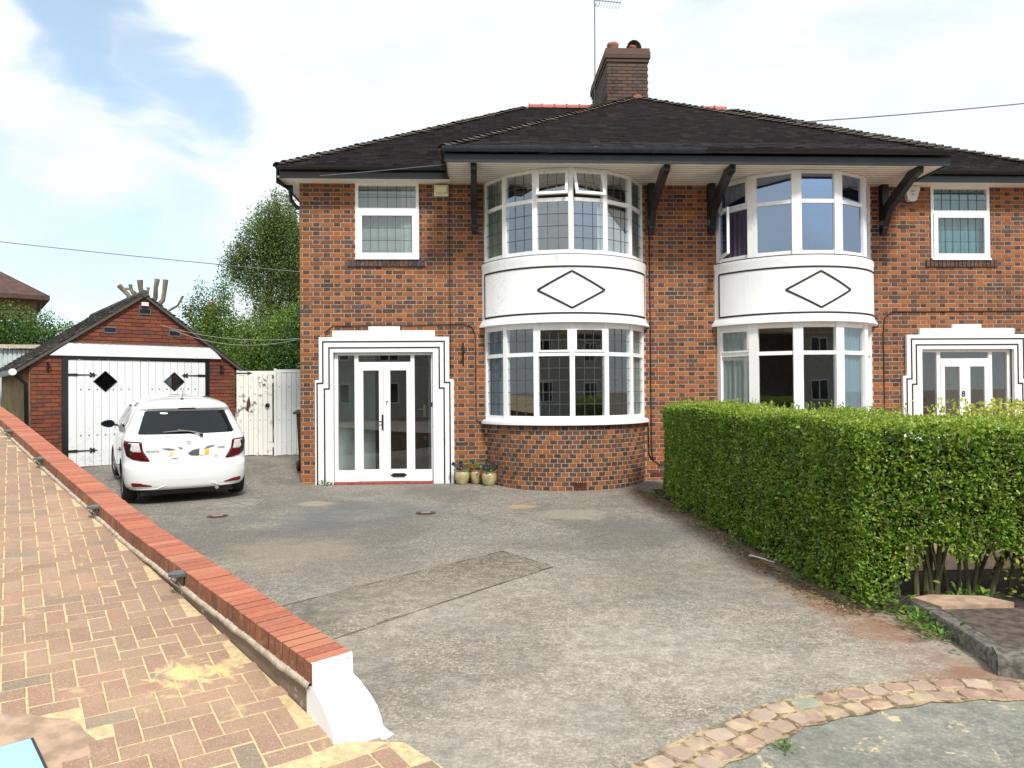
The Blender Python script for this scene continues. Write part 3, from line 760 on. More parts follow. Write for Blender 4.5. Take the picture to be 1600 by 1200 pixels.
for sx in (-1, 1):      # lower sills
    b_ = MB(); curved_bar(b_, sx, -1.19, 1.19, 1.03, 1.075, 1.40, 1.592, 40); curved_bar(b_, sx, -1.19, 1.19, 1.075, 1.10, 1.40, 1.565, 40)
    o = b_.build('window_sill', M['white_render'], H)
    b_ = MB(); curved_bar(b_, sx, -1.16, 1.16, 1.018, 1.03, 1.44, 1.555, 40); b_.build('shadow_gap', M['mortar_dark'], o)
# the two flat windows
def flat_window(sx, gl, curtain=None):
    b_ = MB(); x0, x1 = 4.605, 5.702
    if sx < 0: x0, x1 = -x1, -x0
    F = (Vector((x0, -.006, 0)), Vector((1, 0, 0)), Vector((0, -1, 0)), x1-x0); ln = x1-x0
    rect_frame(b_, F, 0, ln, 3.897, 5.235, .052, -.07, .008)
    quad(b_, F, .052, ln-.052, 4.715, 4.795, .008, .07)
    rect_frame(b_, F, .040, ln-.040, 3.935, 4.735, .075, -.01, .030)
    quad(b_, F, -.0, ln, 3.893, 3.925, .045, .06)
    w_ = b_.build('window', M['white_frame'], H)
    g = MB(); quad(g, F, .115, ln-.115, 4.010, 4.66, .002); g.build('pane', gl, w_)
    g = MB(); quad(g, F, .052, ln-.052, 4.795, 5.183, -.02); g.build('pane', gl, w_)
    l_ = MB(); pane_bars(l_, F, .115, ln-.115, 4.010, 4.66, 6, 3, .006, .008); pane_bars(l_, F, .052, ln-.052, 4.795, 5.183, 6, 2, -.016, .008)
    l_.build('leading', M['came'], w_)
    # brick-on-edge sill
    x = (4.495 if sx > 0 else -5.846)
    b_ = MB(); b_.box(x+.004, x+1.347, -.012, .02, 3.772, 3.893); b_.build('sill_bed', M['mortar_dark'], w_)
    me = bpy.data.meshes.new('sill_brick'); bb = MB(); bb.box(-.032, .032, -.028, .03, -.058, .058); ob = bb.build('sill_brick', M['brick_dark'], w_)
    n = 18
    for i in range(n):
        o = ob if i == 0 else ob.copy()
        if i: C.objects.link(o)
        o.location = (x+.04+i*(1.351-.08)/(n-1), random.uniform(-.003, .003), 3.832)
flat_window(-1, M['glass']); flat_window(1, M['glass'])
# entrance surrounds and doors
def bxs(b_, sx, x0, x1, *a):
    b_.box(min(sx*x0, sx*x1), max(sx*x0, sx*x1), *a)
def text_mesh(txt, size, m, parent, loc, rot=(PI/2, 0, 0), ext=.004, name='numeral', bold=.0):
    cu = bpy.data.curves.new(name, 'FONT'); cu.body = txt; cu.size = size; cu.extrude = ext; cu.align_x = 'CENTER'; cu.align_y = 'CENTER'; cu.offset = bold
    tmp = bpy.data.objects.new('tmp', cu); C.objects.link(tmp); dg = bpy.context.evaluated_depsgraph_get()
    me = bpy.data.meshes.new_from_object(tmp.evaluated_get(dg)); bpy.data.objects.remove(tmp); me.name = name
    me.materials.clear(); me.materials.append(m); o = link(name, me, parent); o.location = loc; o.rotation_euler = rot; return o
for sx in (-1, 1):
    s = sx
    sr = MB()
    F_ = -.058
    bxs(sr, s, 4.02, 4.375, F_, .10, -.12, 1.808); bxs(sr, s, 6.09, 6.40, F_, .10, -.12, 1.808)
    bxs(sr, s, 4.095, 4.375, F_, .10, 1.808, 2.28); bxs(sr, s, 6.09, 6.33, F_, .10, 1.808, 2.28)
    bxs(sr, s, 4.095, 6.33, F_, .10, 2.28, 2.544); bxs(sr, s, 4.34, 6.10, F_, .10, 2.544, 2.655); bxs(sr, s, 4.945, 5.481, F_, .10, 2.655, 2.728)
    su = sr.build('door_surround', M['white_render'], H)
    ln_ = MB(); lw = .0125; y0, y1 = F_-.006, F_+.002
    for (xa, xb, zt_, xa2, xb2, zl) in ((6.263, 4.178, 2.466, 6.362, 4.086, 1.752), (6.157, 4.266, 2.361, 6.238, 4.186, 1.655)):
        bxs(ln_, s, xb-lw, xa+lw, y0, y1, zt_-lw, zt_+lw)
        for x_, x2 in ((xa, xa2), (xb, xb2)):
            bxs(ln_, s, x_-lw, x_+lw, y0, y1, zl+lw, zt_-lw); bxs(ln_, s, min(x_, x2)-lw, max(x_, x2)+lw, y0, y1, zl-lw, zl+lw); bxs(ln_, s, x2-lw, x2+lw, y0, y1, -.02, zl-lw)
    ln_.build('moulding', M['line_black'], su)
    # frame
    D0, D1 = .035, .10
    fr = MB()
    bxs(fr, s, 6.025, 6.09, D0, D1, .04, 2.28); bxs(fr, s, 5.675, 5.74, D0, D1, .04, 2.235); bxs(fr, s, 4.704, 4.77, D0, D1, .04, 2.235); bxs(fr, s, 4.375, 4.415, D0, D1, .04, 2.28)
    bxs(fr, s, 4.415, 6.025, D0, D1, 2.235, 2.28); bxs(fr, s, 5.74, 6.025, D0, D1, .04, .237); bxs(fr, s, 4.415, 4.704, D0, D1, .04, .237); bxs(fr, s, 4.77, 5.675, D0-.004, D1, 2.045, 2.116)
    bxs(fr, s, 4.33, 6.12, -.062, -.058, 2.285, 2.300)
    f_ = fr.build('door_frame', M['white_frame'], H)
    for x0, x1, z0, z1 in ((5.74, 6.025, .237, 2.235), (4.415, 4.704, .237, 2.235), (4.77, 5.675, 2.116, 2.235)):
        g = MB(); bxs(g, s, x0, x1, .065, .071, z0, z1); g.build('pane', M['glass'], f_)
    for li, (x0, x1, g0, g1) in enumerate(((5.242, 5.672, 5.318, 5.59), (4.773, 5.236, 4.842, 5.124))):
        d_ = MB(); z0, z1 = .045, 2.042
        bxs(d_, s, x0, g0, .022, .07, z0, z1); bxs(d_, s, g1, x1, .022, .07, z0, z1); bxs(d_, s, g0, g1, .022, .07, z0, .251); bxs(d_, s, g0, g1, .022, .07, 1.971, z1)
        dl = d_.build('door_leaf', M['white_frame'], H)
        g = MB(); bxs(g, s, g0, g1, .045, .051, .251, 1.971); g.build('pane', M['glass'], dl)
        if li == 0:
            h = MB(); bxs(h, s, 5.245, 5.275, .012, .022, .93, 1.20); h.tube([(s*5.26, .018, 1.08), (s*5.26, -.03, 1.08), (s*5.35, -.035, 1.08)], .011, 8); h.build('door_handle', M['iron'], dl)
        else:
            lb = MB(); bxs(lb, s, 4.88, 5.09, .008, .022, .118, .182)
            for e_ in (-1, 1):
                xc = 4.985+e_*.118
                lb.prism([(s*(xc-e_*.02), .150-.022), (s*(xc+e_*.03), .150), (s*(xc-e_*.02), .150+.022)], lambda u, v, d: (u, d, v), .010, .022)
            lb.build('letterbox', M['black_paint'], dl)
    if s < 0: text_mesh('7', .085, M['iron'], f_, (-5.185, .018, 1.40), bold=.002)
    else: text_mesh('8', .15, M['iron'], f_, (5.185, .018, 1.47), bold=.002)
    bp = MB(); bxs(bp, s, 4.39, 4.42, -.075, -.058, 1.33, 1.41); bp.build('doorbell', M['iron'], su)
    st_ = MB(); bxs(st_, s, 4.377, 6.088, -.075, .12, -.08, .038); st_.build('doorstep', M['step_red'], H)
    # porch behind the glass
    hp = MB(); bxs(hp, s, 5.55, 6.30, 1.20, 1.26, 0, 2.6) ; bxs(hp, s, 6.28, 6.34, .25, 1.20, 0, 2.6); bxs(hp, s, 4.10, 4.16, .25, 1.20, 0, 2.6); bxs(hp, s, 4.16, 4.55, 1.20, 1.26, 0, 2.6)
    hp.build('porch_wall', M['hall_pale'], H)
    idr = MB(); bxs(idr, s, 4.55, 5.55, 1.19, 1.25, .05, 2.1); bxs(idr, s, 4.16, 6.28, .15, 1.19, -.02, .03)
    for k_ in (0, 1): 
        bxs(idr, s, 4.66+k_*.44, 5.0+k_*.44, 1.175, 1.19, .2, .9)
    i_ = idr.build('inner_door', M['inner_door'], H)
    hb = MB(); bxs(hb, s, 4.60, 4.64, 1.16, 1.18, 1.12, 1.34); hb.tube([(s*4.62, 1.16, 1.26), (s*4.62, 1.11, 1.26), (s*4.74, 1.10, 1.26)], .012, 8); hb.build('handle', M['brass'], i_)
# deep porch roof interior is dark
# eaves: overhanging front roof, soffit, brackets
FX, FY = 4.10, -1.25
b_ = MB(); b_.box(-FX+.02, FX-.02, FY+.01, .0, 5.232, 5.262); b_.build('soffit', M['soffit'], H)
b_ = MB()
for i in range(1, 12):
    y_ = FY + i*.104; b_.box(-FX+.02, FX-.02, y_, y_+.006, 5.229, 5.2325)
b_.build('soffit_groove', M['lead_grey'], H)
b_ = MB(); b_.box(-FX, .035, FY-.015, FY+.01, 5.205, 5.33); b_.box(.035, FX, FY-.018, FY+.01, 5.20, 5.33)
for s in (-1, 1): b_.box(min(s*FX, s*(FX-.025)), max(s*FX, s*(FX-.025)), FY+.01, -.352, 5.20, 5.33)
b_.build('fascia', M['fascia'], H)
def gutter(name, p0, p1, out_, r_, m):
    p0, p1, out_ = Vector(p0), Vector(p1), Vector(out_); b_ = MB(); vs = []; fs = []; n = 8
    for p_ in (p0, p1):
        for j in range(n+1):
            a = PI*j/n; vs.append(p_ + out_*(r_*(1-math.cos(a))) - Vector((0, 0, 1))*(r_*1.15*math.sin(a)))
        for j in range(n+1):
            a = PI*(n-j)/n; vs.append(p_ + out_*(r_-(r_-.006)*math.cos(a)) - Vector((0, 0, 1))*((r_-.006)*1.15*math.sin(a)))
    k_ = 2*(n+1)
    for j in range(k_): fs.append((j, (j+1) % k_, k_+(j+1) % k_, k_+j))
    fs += [tuple(range(k_))[::-1], tuple(range(k_, 2*k_))]
    b_.add(vs, fs)
    d = (p1-p0).normalized(); L_ = (p1-p0).length
    for q in range(1, int(L_/1.0)+1):          # union clips
        c_ = p0 + d*(q*L_/(int(L_/1.0)+1)); vs = []
        for sgn in (-.02, .02):
            for j in range(n+1):
                a = PI*j/n; vs.append(c_ + d*sgn + out_*(r_-(r_+.005)*math.cos(a)) - Vector((0, 0, 1))*((r_+.005)*1.15*math.sin(a)))
        b_.add(vs, [(j, j+1, n+2+j, n+1+j) for j in range(n)])
    return b_.build(name, m, H, smooth=True)
gutter('gutter', (-FX-.03, FY-.02, 5.412), (.05, FY-.02, 5.412), (0, -1, 0), .062, M['gutter_blue'])
gutter('gutter', (.05, FY-.022, 5.418), (FX+.03, FY-.022, 5.418), (0, -1, 0), .066, M['gutter_black'])
for s in (-1, 1):
    x0, x1 = sorted((s*6.90, s*4.06)); gutter('gutter', (x0, -.375, 5.385), (x1, -.375, 5.385), (0, -1, 0), .058, M['gutter_black'])
    b_ = MB(); b_.box(x0, x1, -.375, -.35, 5.20, 5.37); b_.box(min(s*6.96, s*6.935), max(s*6.96, s*6.935), -.35, 8.3, 5.20, 5.37); b_.build('fascia', M['gutter_black'], H)
    b_ = MB(); b_.box(min(s*6.935, s*4.06), max(s*6.935, s*4.06), -.35, .0, 5.222, 5.24); b_.box(min(s*6.935, s*6.66), max(s*6.935, s*6.66), 0, 8.3, 5.222, 5.24); b_.build('soffit', M['soffit'], H)
    b_ = MB(); b_.add([(s*6.96, .05, 5.215), (s*6.78, .05, 5.20), (s*6.78, .05, 5.06), (s*6.87, .05, 5.12), (s*6.96, -.35, 5.21), (s*6.96, -.35, 5.12)], [(0, 1, 3), (1, 2, 3), (4, 5, 3, 0)])
    b_.tube([(s*6.90, .3, 5.2), (s*6.88, .3, 5.0), (s*6.80, .3, 4.90), (s*6.74, .3, 4.86)], .035, 8); b_.tube([(s*6.74, .3, 4.88), (s*6.74, .3, .2)], .035, 8) if s > 0 else b_.tube([(s*6.74, .6, 4.88), (s*6.74, .6, .2)], .035, 8)
    b_.build('downpipe', M['gutter_black'], H, smooth=True)
for x in (-3.64, -.52, .555, 3.70):
    b_ = MB(); b_.box(x-.058, x+.058, -.125, -.002, 4.44, 5.232)
    b_.prism([(-.10, 4.52), (-.125, 4.44+.03), (-.26, 4.72), (-.98, 5.10), (-1.12, 5.13), (-1.13, 5.231), (-.86, 5.231), (-.22, 4.90), (-.125, 4.80)], lambda u, v, d: (d, u, v), x-.05, x+.05)
    b_.prism([(0, 4.44), (-.105, 4.44), (-.09, 4.38), (-.05, 4.34), (0, 4.34)], lambda u, v, d: (d, u, v), x-.045, x+.045)
    br = b_.build('bracket', M['black_paint'], H)
    b_ = MB(); b_.box(x-.061, x+.061, -.13, -.0, 4.50, 4.585); b_.build('lead_cap', M['lead_grey'], br)

# ---- roof
def roof_face(tiles, core, eave0, eave1, top0, top1, lift=.0):
    """planar face with a horizontal eave; collects tiles and the deck under them"""
    e0, e1, t0, t1 = map(Vector, (eave0, eave1, top0, top1))
    xd = (e1-e0).normalized(); L_ = (e1-e0).length
    mid = (t0+t1)/2; up = mid-e0; up = up - xd*up.dot(xd); sl = up.length; up.normalize(); nn = xd.cross(up)
    if nn.z < 0: nn = -nn
    core.add([e0, e1, t1, t0], [(0, 1, 2, 3)])
    a0, a1 = (t0-e0).dot(xd), (t1-e0).dot(xd)
    v = -.03; row = 0; g = .1
    while v < sl-.02:
        f = max(0, v+g*.5)/sl; x0, x1 = a0*f, L_ + (a1-L_)*f
        x = x0 - (.0 if row % 2 else .0825); wv = .165
        wob = .004*math.sin(row*1.3)
        while x < x1:
            xa, xb = max(x, x0), min(x+wv-.003, x1)
            if xb-xa > .03: tiles.append((e0, xd, up, nn, xa, xb, v+random.uniform(-.004, .004)+wob, random.uniform(0, .006), row))
            x += wv
        v += g; row += 1
def tile_geo(t):
    e0, xd, up, nn, xa, xb, v, h, row = t
    P = lambda x, y, z: e0 + xd*x + up*y + nn*z
    vs = [P(xa, v, .020+h), P(xb, v, .020+h+random.uniform(-.003, .003)), P(xb, v+.125, .008), P(xa, v+.125, .008), P(xa, v, .043+h), P(xb, v, .043+h), P(xb, v+.125, .014), P(xa, v+.125, .014)]
    return vs, [(0, 3, 2, 1), (4, 5, 6, 7), (0, 1, 5, 4), (0, 4, 7, 3), (1, 2, 6, 5)]
core = MB(); ZE, ZR = 5.36, 8.17; EX, EY, RX = 6.93, -.40, 2.36
tilesM = []; tilesF = []
roof_face(tilesM, core, (-EX, EY, ZE), (EX, EY, ZE), (-RX, 4.0, ZR), (RX, 4.0, ZR))
roof_face(tilesM, core, (-EX, 8.4, ZE), (-EX, EY, ZE), (-RX, 4.0, ZR), (-RX, 4.0, ZR))
roof_face(tilesM, core, (EX, EY, ZE), (EX, 8.4, ZE), (RX, 4.0, ZR), (RX, 4.0, ZR))
core.add([(-EX, 8.4, ZE), (EX, 8.4, ZE), (RX, 4.0, ZR), (-RX, 4.0, ZR)], [(3, 2, 1, 0)])
AP = (-.09, 2.86, 7.93); GX, GY, GZ = 4.13, -1.31, 5.37
roof_face(tilesF, core, (-GX, GY, GZ), (GX, GY, GZ), AP, AP)
roof_face(tilesF, core, (-GX, 2.9, GZ), (-GX, GY, GZ), (AP[0], 4.4, AP[2]), AP)
roof_face(tilesF, core, (GX, GY, GZ), (GX, 2.9, GZ), AP, (AP[0], 4.4, AP[2]))
# hide the tiles of the main roof that lie under the front roof (they could never be seen)
def under(t):
    e0, xd, up, nn, xa, xb, v, h, row = t; p_ = e0+xd*((xa+xb)/2)+up*v
    fz = GZ + (AP[2]-GZ)*min((p_.y-GY)/(AP[1]-GY), (GX-abs(p_.x))/GX)
    return p_.z < fz-.25 and abs(p_.x) < GX
def underm(t):
    e0, xd, up, nn, xa, xb, v, h, row = t; p_ = e0+xd*((xa+xb)/2)+up*v
    mz = ZE + (ZR-ZE)*min((p_.y-EY)/(4-EY), 1)
    return p_.z < mz-.2 and p_.y > EY
tilesM = [t for t in tilesM if not under(t)]; tilesF = [t for t in tilesF if not underm(t)]
ro = core.build('roof', M['mortar_dark'], H)
front = [t for t in tilesF if t[1].x > .9]; front.sort(key=lambda t: t[8]*100 + abs((t[4]+t[5])/2-GX))
ind = {id(t) for t in front[:290] if t[5]-t[4] > .16}
# individual tiles share one mesh
b_ = MB()
e0, xd, up, nn = front[0][0], front[0][1], front[0][2], front[0][3]
b_.add([(-.081, 0, .020), (.081, 0, .020), (.081, .125, .008), (-.081, .125, .008), (-.081, 0, .037), (.081, 0, .037), (.081, .125, .014), (-.081, .125, .014)], [(0, 3, 2, 1), (4, 5, 6, 7), (0, 1, 5, 4), (0, 4, 7, 3), (1, 2, 6, 5)])
tm = b_.build('roof_tile', M['tile_roof'], ro, fixn=False); first = True
Bm = Matrix((xd, up, nn)).transposed()
jt = MB()
for t in tilesM+tilesF:
    if id(t) in ind:
        o = tm if first else link('roof_tile', tm.data, ro); first = False
        p_ = e0 + xd*((t[4]+t[5])/2) + up*t[6] + nn*t[7]
        o.matrix_local = Matrix.Translation(p_) @ Bm.to_4x4()
    else:
        vs, fs = tile_geo(t); jt.add(vs, fs)
stuff(jt.build('tiling', M['tile_roof'], ro, fixn=False))
# hip tiles (bonnets)
hb = MB(); n = 6; vs = []; fs = []
for y_, rr, lift in ((0, .115, .036), (.23, .10, .0)):
    for th_ in (0, .014):
        for j in range(n+1):
            a = R(18) + (PI-2*R(18))*j/n; vs.append((rr*math.cos(a), y_, lift + (rr-th_)*math.sin(a)*.62 - .028))
k_ = n+1
for j in range(n): fs += [(j, j+1, 2*k_+j+1, 2*k_+j), (k_+j+1, k_+j, 3*k_+j, 3*k_+j+1), (j, k_+j, k_+j+1, j+1)]
hb.add(vs, fs); hip0 = hb.build('hip_tile', M['tile_hip'], ro, fixn=False); hfirst = True
def hips(a, c_, stp=.145, stop=1.0, mm=None):
    global hfirst
    a, c_ = Vector(a), Vector(c_); d = (c_-a); L_ = d.length; d.normalize(); x = d.cross(Vector((0, 0, 1))).normalized(); zz = x.cross(d)
    k_ = int(L_*stop/stp)
    for i in range(k_):
        o = hip0 if hfirst else link('hip_tile', hip0.data, ro); hfirst = False
        xx = (x + d*random.uniform(-.06, .06)).normalized(); z2 = xx.cross(d)
        Bm_ = Matrix((xx, d, z2)).transposed()
        o.matrix_local = Matrix.Translation(a + d*(i*stp) + zz*(.012+random.uniform(0, .012))) @ Bm_.to_4x4()
hips((-EX, EY, ZE), (-RX, 4, ZR)); hips((EX, EY, ZE), (RX, 4, ZR)); hips((-GX, GY, GZ), AP); hips((GX, GY, GZ), AP)
# red ridge tiles
rt = MB(); n = 8; vs = []; fs = []
for x_, rr in ((0, .125), (.03, .125), (.031, .105), (.29, .105)):
    for j in range(n+1): a = PI*j/n; vs.append((x_, rr*math.cos(a), rr*math.sin(a)-.02))
k_ = n+1
for i in range(3):
    for j in range(n): fs.append((i*k_+j, i*k_+j+1, (i+1)*k_+j+1, (i+1)*k_+j))
rt.add(vs, fs); rt0 = rt.build('ridge_tile', M['tile_ridge_red'], ro, smooth=True)
for i in range(16):
    o = rt0 if i == 0 else link('ridge_tile', rt0.data, ro); o.location = (-RX+i*.292, 4.0, ZR+.02)
# chimney
CX0, CX1, CY0, CY1, CZ = -.70, .215, 3.0, 5.0, 9.12
b_ = MB(); b_.box(CX0+.012, CX1-.012, CY0+.012, CY1-.012, 7.5, CZ-.02); ch = b_.build('chimney', M['mortar_dark'], H)
cb = {}
def cbrick(cx, cy, cz, ln, side):
    k_ = round(ln, 3)
    if k_ not in cb: cb[k_] = brickmesh('brick', k_, M['brick_chimney'])[0]
    o = link('brick', cb[k_], ch); o.location = (cx, cy, cz); o.rotation_euler = (0, 0, -PI/2 if side else 0)
row = 0; z = 7.98
while z < 8.84:
    for side, a0, a1 in ((0, CX0, CX1), (1, CY0, CY1)):
        x = a0 + (-.1125 if (row+side) % 2 else 0)
        while x < a1-.02:
            xa, xb = max(x, a0), min(x+.215, a1)
            if xb-xa > .04 and (side == 0 or z > 8.1):
                if side == 0: cbrick((xa+xb)/2, CY0, z+.0325, xb-xa, 0)
                else: cbrick(CX0, (xa+xb)/2, z+.0325, xb-xa, 1)
            x += .225
    z += .075; row += 1
b_ = MB(); z = 8.83
for k_, e in enumerate((.02, .045, .045, .03)):
    b_.box(CX0-e, CX1+e, CY0-e, CY1+e, z+.002, z+.073); z += .075
b_.build('corbel', M['brick_chimney'], ch)
b_ = MB(); b_.add([(CX0-.02, CY0-.02, z), (CX1+.02, CY0-.02, z), (CX1+.02, CY1+.02, z), (CX0-.02, CY1+.02, z), (CX0+.12, CY0+.12, z+.04), (CX1-.12, CY0+.12, z+.04), (CX1-.12, CY1-.12, z+.04), (CX0+.12, CY1-.12, z+.04)], [(0, 1, 5, 4), (1, 2, 6, 5), (2, 3, 7, 6), (3, 0, 4, 7), (4, 5, 6, 7)]); b_.build('flaunching', M['mortar_dark'], ch)
for x_, y_, hh, cowl in ((-.50, 3.35, .27, 0), (-.07, 3.35, .20, 1), (-.5, 4.5, .2, 0)):
    b_ = MB(); z0 = z+.0
    b_.lathe([(.10, z0), (.11, z0+.02), (.105, z0+hh*.6), (.13, z0+hh*.75), (.135, z0+hh*.9), (.12, z0+hh), (.08, z0+hh), (.075, z0+.02)], (x_, y_, 0), 16); cp = b_.build('chimney_pot', M['terracotta'], ch, smooth=True)
    if cowl:
        b_ = MB(); n = 8; vs = []; fs = []
        for yy in (-.17, .17):
            for j in range(n+1): a = R(8)+(PI*.86)*j/n; vs.append((x_ + .17*math.cos(a)+.02, y_+yy, z0+hh-.11 + .20*math.sin(a)))
        for j in range(n): fs.append((j, j+1, n+2+j, n+1+j))
        b_.add(vs, fs); b_.build('cowl', M['kerb_stone'], ch, smooth=True)
b_ = MB(); b_.lathe([(0, 0), (.115, 0), (.12, .015), (.105, .03)], (0, 0, 0), 16, axis='y'); o = b_.build('hip_end_tile', M['terracotta'], ro); o.location = (AP[0]+.05, AP[1]+.02, AP[2]+.03)
# aerial
b_ = MB(); b_.tube([(-.735, 4.4, 8.2), (-.72, 4.4, 11.02)], .014, 8); b_.tube([(-.72, 4.4, 10.98), (-.1, 4.25, 10.84)], .009, 6)
for i in range(9):
    f = i/8; b_.tube([(-.66+.52*f, 4.1-.15*f, 10.97-.12*f), (-.66+.52*f, 4.7-.15*f, 10.97-.12*f)], .004, 5)
b_.tube([(-.72, 4.4, 10.9), (-.64, 4.4, 10.82), (-.6, 4.4, 10.9)], .008, 5)
b_.build('aerial', M['cable_grey'], H, smooth=True)
# fittings on the facade
fl = MB(); fl.box(-4.335, -4.085, -.05, -.005, 5.0, 5.19); fo = fl.build('floodlight', M['plastic_white'], H)
fl = MB(); fl.prism([(-.055, 5.03), (-.115, 5.05), (-.115, 5.165), (-.055, 5.18)], lambda u, v, d: (d, u, v), -4.31, -4.11); fl.build('lens', M['lamp_cream'], fo)
al = MB(); al.prism([(4.085, 5.175), (4.10, 5.21), (4.34, 5.21), (4.36, 5.165), (4.30, 4.965), (4.255, 4.94), (4.18, 4.94), (4.135, 4.97)], lambda u, v, d: (u, d, v), -.09, -.005)
ao = al.build('alarm_box', M['plastic_white'], H)
al = MB(); al.box(4.19, 4.27, -.06, -.02, 4.915, 4.94); al.build('strobe', M['gutter_blue'], ao)
al = MB()
for zz, w_ in ((5.13, .09), (5.11, .07), (5.07, .05), (5.05, .04)): al.box(4.225-w_/2, 4.225+w_/2, -.0915, -.09, zz-.004, zz+.004)
al.build('print', M['lead_grey'], ao)
cb_ = MB(); cb_.tube([(-6.24, -.012, 2.50), (-6.20, -.012, 2.66), (-6.10, -.012, 2.745), (-5.9, -.012, 2.74), (-5.5, -.012, 2.75), (-4.9, -.012, 2.745), (-4.2, -.012, 2.76), (-3.85, -.012, 2.765), (-3.70, -.012, 2.72), (-3.64, -.012, 2.6), (-3.635, -.012, 1.1), (-3.55, -.02, 1.04)], .008, 5); cb_.build('cable', M['cable_black'], H)
cb_ = MB(); cb_.tube([(-4.075, -.008, 5.0), (-4.07, -.008, 1.8)], .005, 5); cb_.build('cable', M['cable_black'], H)
cb_ = MB(); cb_.tube([(-.545, -.01, 5.2), (-.545, -.01, .55), (-.52, -.01, .35), (-.40, -.01, .27), (-.3, -.012, .28)], .008, 5); cb_.build('cable', M['cable_black'], H)
cb_ = MB(); cb_.tube([(-.60, -.012, 1.0), (-.59, -.012, .45), (-.5, -.01, .33)], .009, 5); cb_.build('cable', M['cable_black'], H)
cb_ = MB(); cb_.tube([(3.70, -.01, .2), (3.69, -.01, 2.6), (3.72, -.01, 2.85), (3.86, -.01, 2.96), (6.6, -.01, 2.97)], .009, 5); cb_.build('cable', M['cable_black'], H)
hk = MB(); hk.tube([(-3.86, -.01, 2.43), (-3.86, -.03, 2.40), (-3.84, -.10, 2.36), (-3.82, -.13, 2.28), (-3.86, -.08, 2.22), (-3.85, -.03, 2.24)], .012, 6); hk.tube([(-3.85, -.015, 2.44), (-3.85, -.015, 2.05)], .014, 6); hk.build('hook', M['iron'], H, smooth=True)

# ------------------------------------------------------------------ curtains and things seen inside
def curtain(x0, y0, x1, y1, z0, z1, m, label, folds=7, amp=.018, group=None):
    n = folds*6; b_ = MB(); a, c_ = Vector((x0, y0)), Vector((x1, y1)); d = (c_-a); nn = Vector((-d.y, d.x)).normalized()
    ph = random.uniform(0, 6); vs = []; fs = []
    for j, zz in enumerate((z0, (z0+z1)/2, z1)):
        for i in range(n+1):
            f = i/n; p_ = a + d*f + nn*(amp*(1+.3*(1-j))*math.sin(f*folds*2*PI+ph+.25*j) + amp*.4*math.sin(f*folds*3.3+ph)); vs.append((p_.x, p_.y, zz))
    for j in range(2):
        for i in range(n): fs.append((j*(n+1)+i, j*(n+1)+i+1, (j+1)*(n+1)+i+1, (j+1)*(n+1)+i))
    b_.add(vs, fs); o = b_.build('curtain', M[m], smooth='all'); return tag(o, label, 'curtain', group)
def bp2(sx, th, r_): p_ = bay(sx, R(th), r_, 0); return p_[0], p_[1]
curtain(*bp2(-1, -66, 1.43), *bp2(-1, -48, 1.43), 1.12, 2.62, 'curtain_blue', 'pale blue curtain at the left end of the lower leaded bay', 4)
curtain(*bp2(-1, -67, 1.43), *bp2(-1, -47, 1.43), 3.83, 5.18, 'curtain_green', 'pale green curtain at the left end of the upper leaded bay', 4)
curtain(*bp2(-1, 66, 1.43), *bp2(-1, 50, 1.43), 3.83, 5.18, 'curtain_green', 'pale green curtain at the right end of the upper leaded bay', 4)
curtain(*bp2(-1, 66, 1.43), *bp2(-1, 46, 1.43), 1.12, 2.62, 'curtain_white', 'white curtain at the right end of the lower leaded bay', 4)
curtain(*bp2(-1, 18, 1.43), *bp2(-1, 42, 1.43), 3.83, 4.62, 'curtain_white', 'gathered white curtain in the upper leaded bay right of its open lights', 5)
curtain(*bp2(1, -66, 1.43), *bp2(1, -46, 1.43), 1.12, 2.62, 'curtain_white', 'white curtain at the left end of the lower plain bay', 5)
curtain(*bp2(1, 16, 1.43), *bp2(1, 44, 1.43), 1.12, 2.62, 'curtain_blue', 'pale blue curtain right of centre in the lower plain bay', 6)
curtain(*bp2(1, -66, 1.43), *bp2(1, -46, 1.43), 3.83, 5.18, 'curtain_purple', 'dark purple curtain behind the open casement of the upper plain bay', 5)
curtain(*bp2(1, 66, 1.43), *bp2(1, 46, 1.43), 3.83, 5.18, 'curtain_purple', 'dark purple curtain at the right end of the upper plain bay', 5)
curtain(-4.92, .085, -4.66, .085, 3.96, 5.2, 'curtain_white', 'white net curtain at the right of the flat window over the left door', 3, .012)
curtain(-5.66, .12, -4.66, .12, 3.96, 5.2, 'blind_grey', 'plain pale blind in the flat window over the left door', 1, .002)
curtain(4.66, .11, 5.66, .11, 3.96, 5.2, 'curtain_teal', 'turquoise ruffled blind in the flat window over the right door', 9, .02)

# ------------------------------------------------------------------ neighbour's paved drive and boundary wall
def pz(x, y): s_, t_ = st(x, y); return interp(s_, PAVE)
def pfun(s_): return interp(s_, PAVE)
pb = MB(); ss = [-2.6+.2*i for i in range(90)]; ts = [.0, -.5, -2, -6, -14]
vs = []; fs = []
for i, s_ in enumerate(ss):
    for t_ in ts:
        tt = t_ if (t_ < 0 or s_ > -.25) else .24
        q_ = wpt(s_, tt); vs.append((q_.x, q_.y, pfun(s_)+.0035))
for i in range(len(ss)-1):
    for j in range(len(ts)-1): a = i*len(ts)+j; fs.append((a, a+1, a+1+len(ts), a+len(ts)))
pb.add(vs, fs); PD = struct(pb.build('paving', M['sand'], fixn=False))
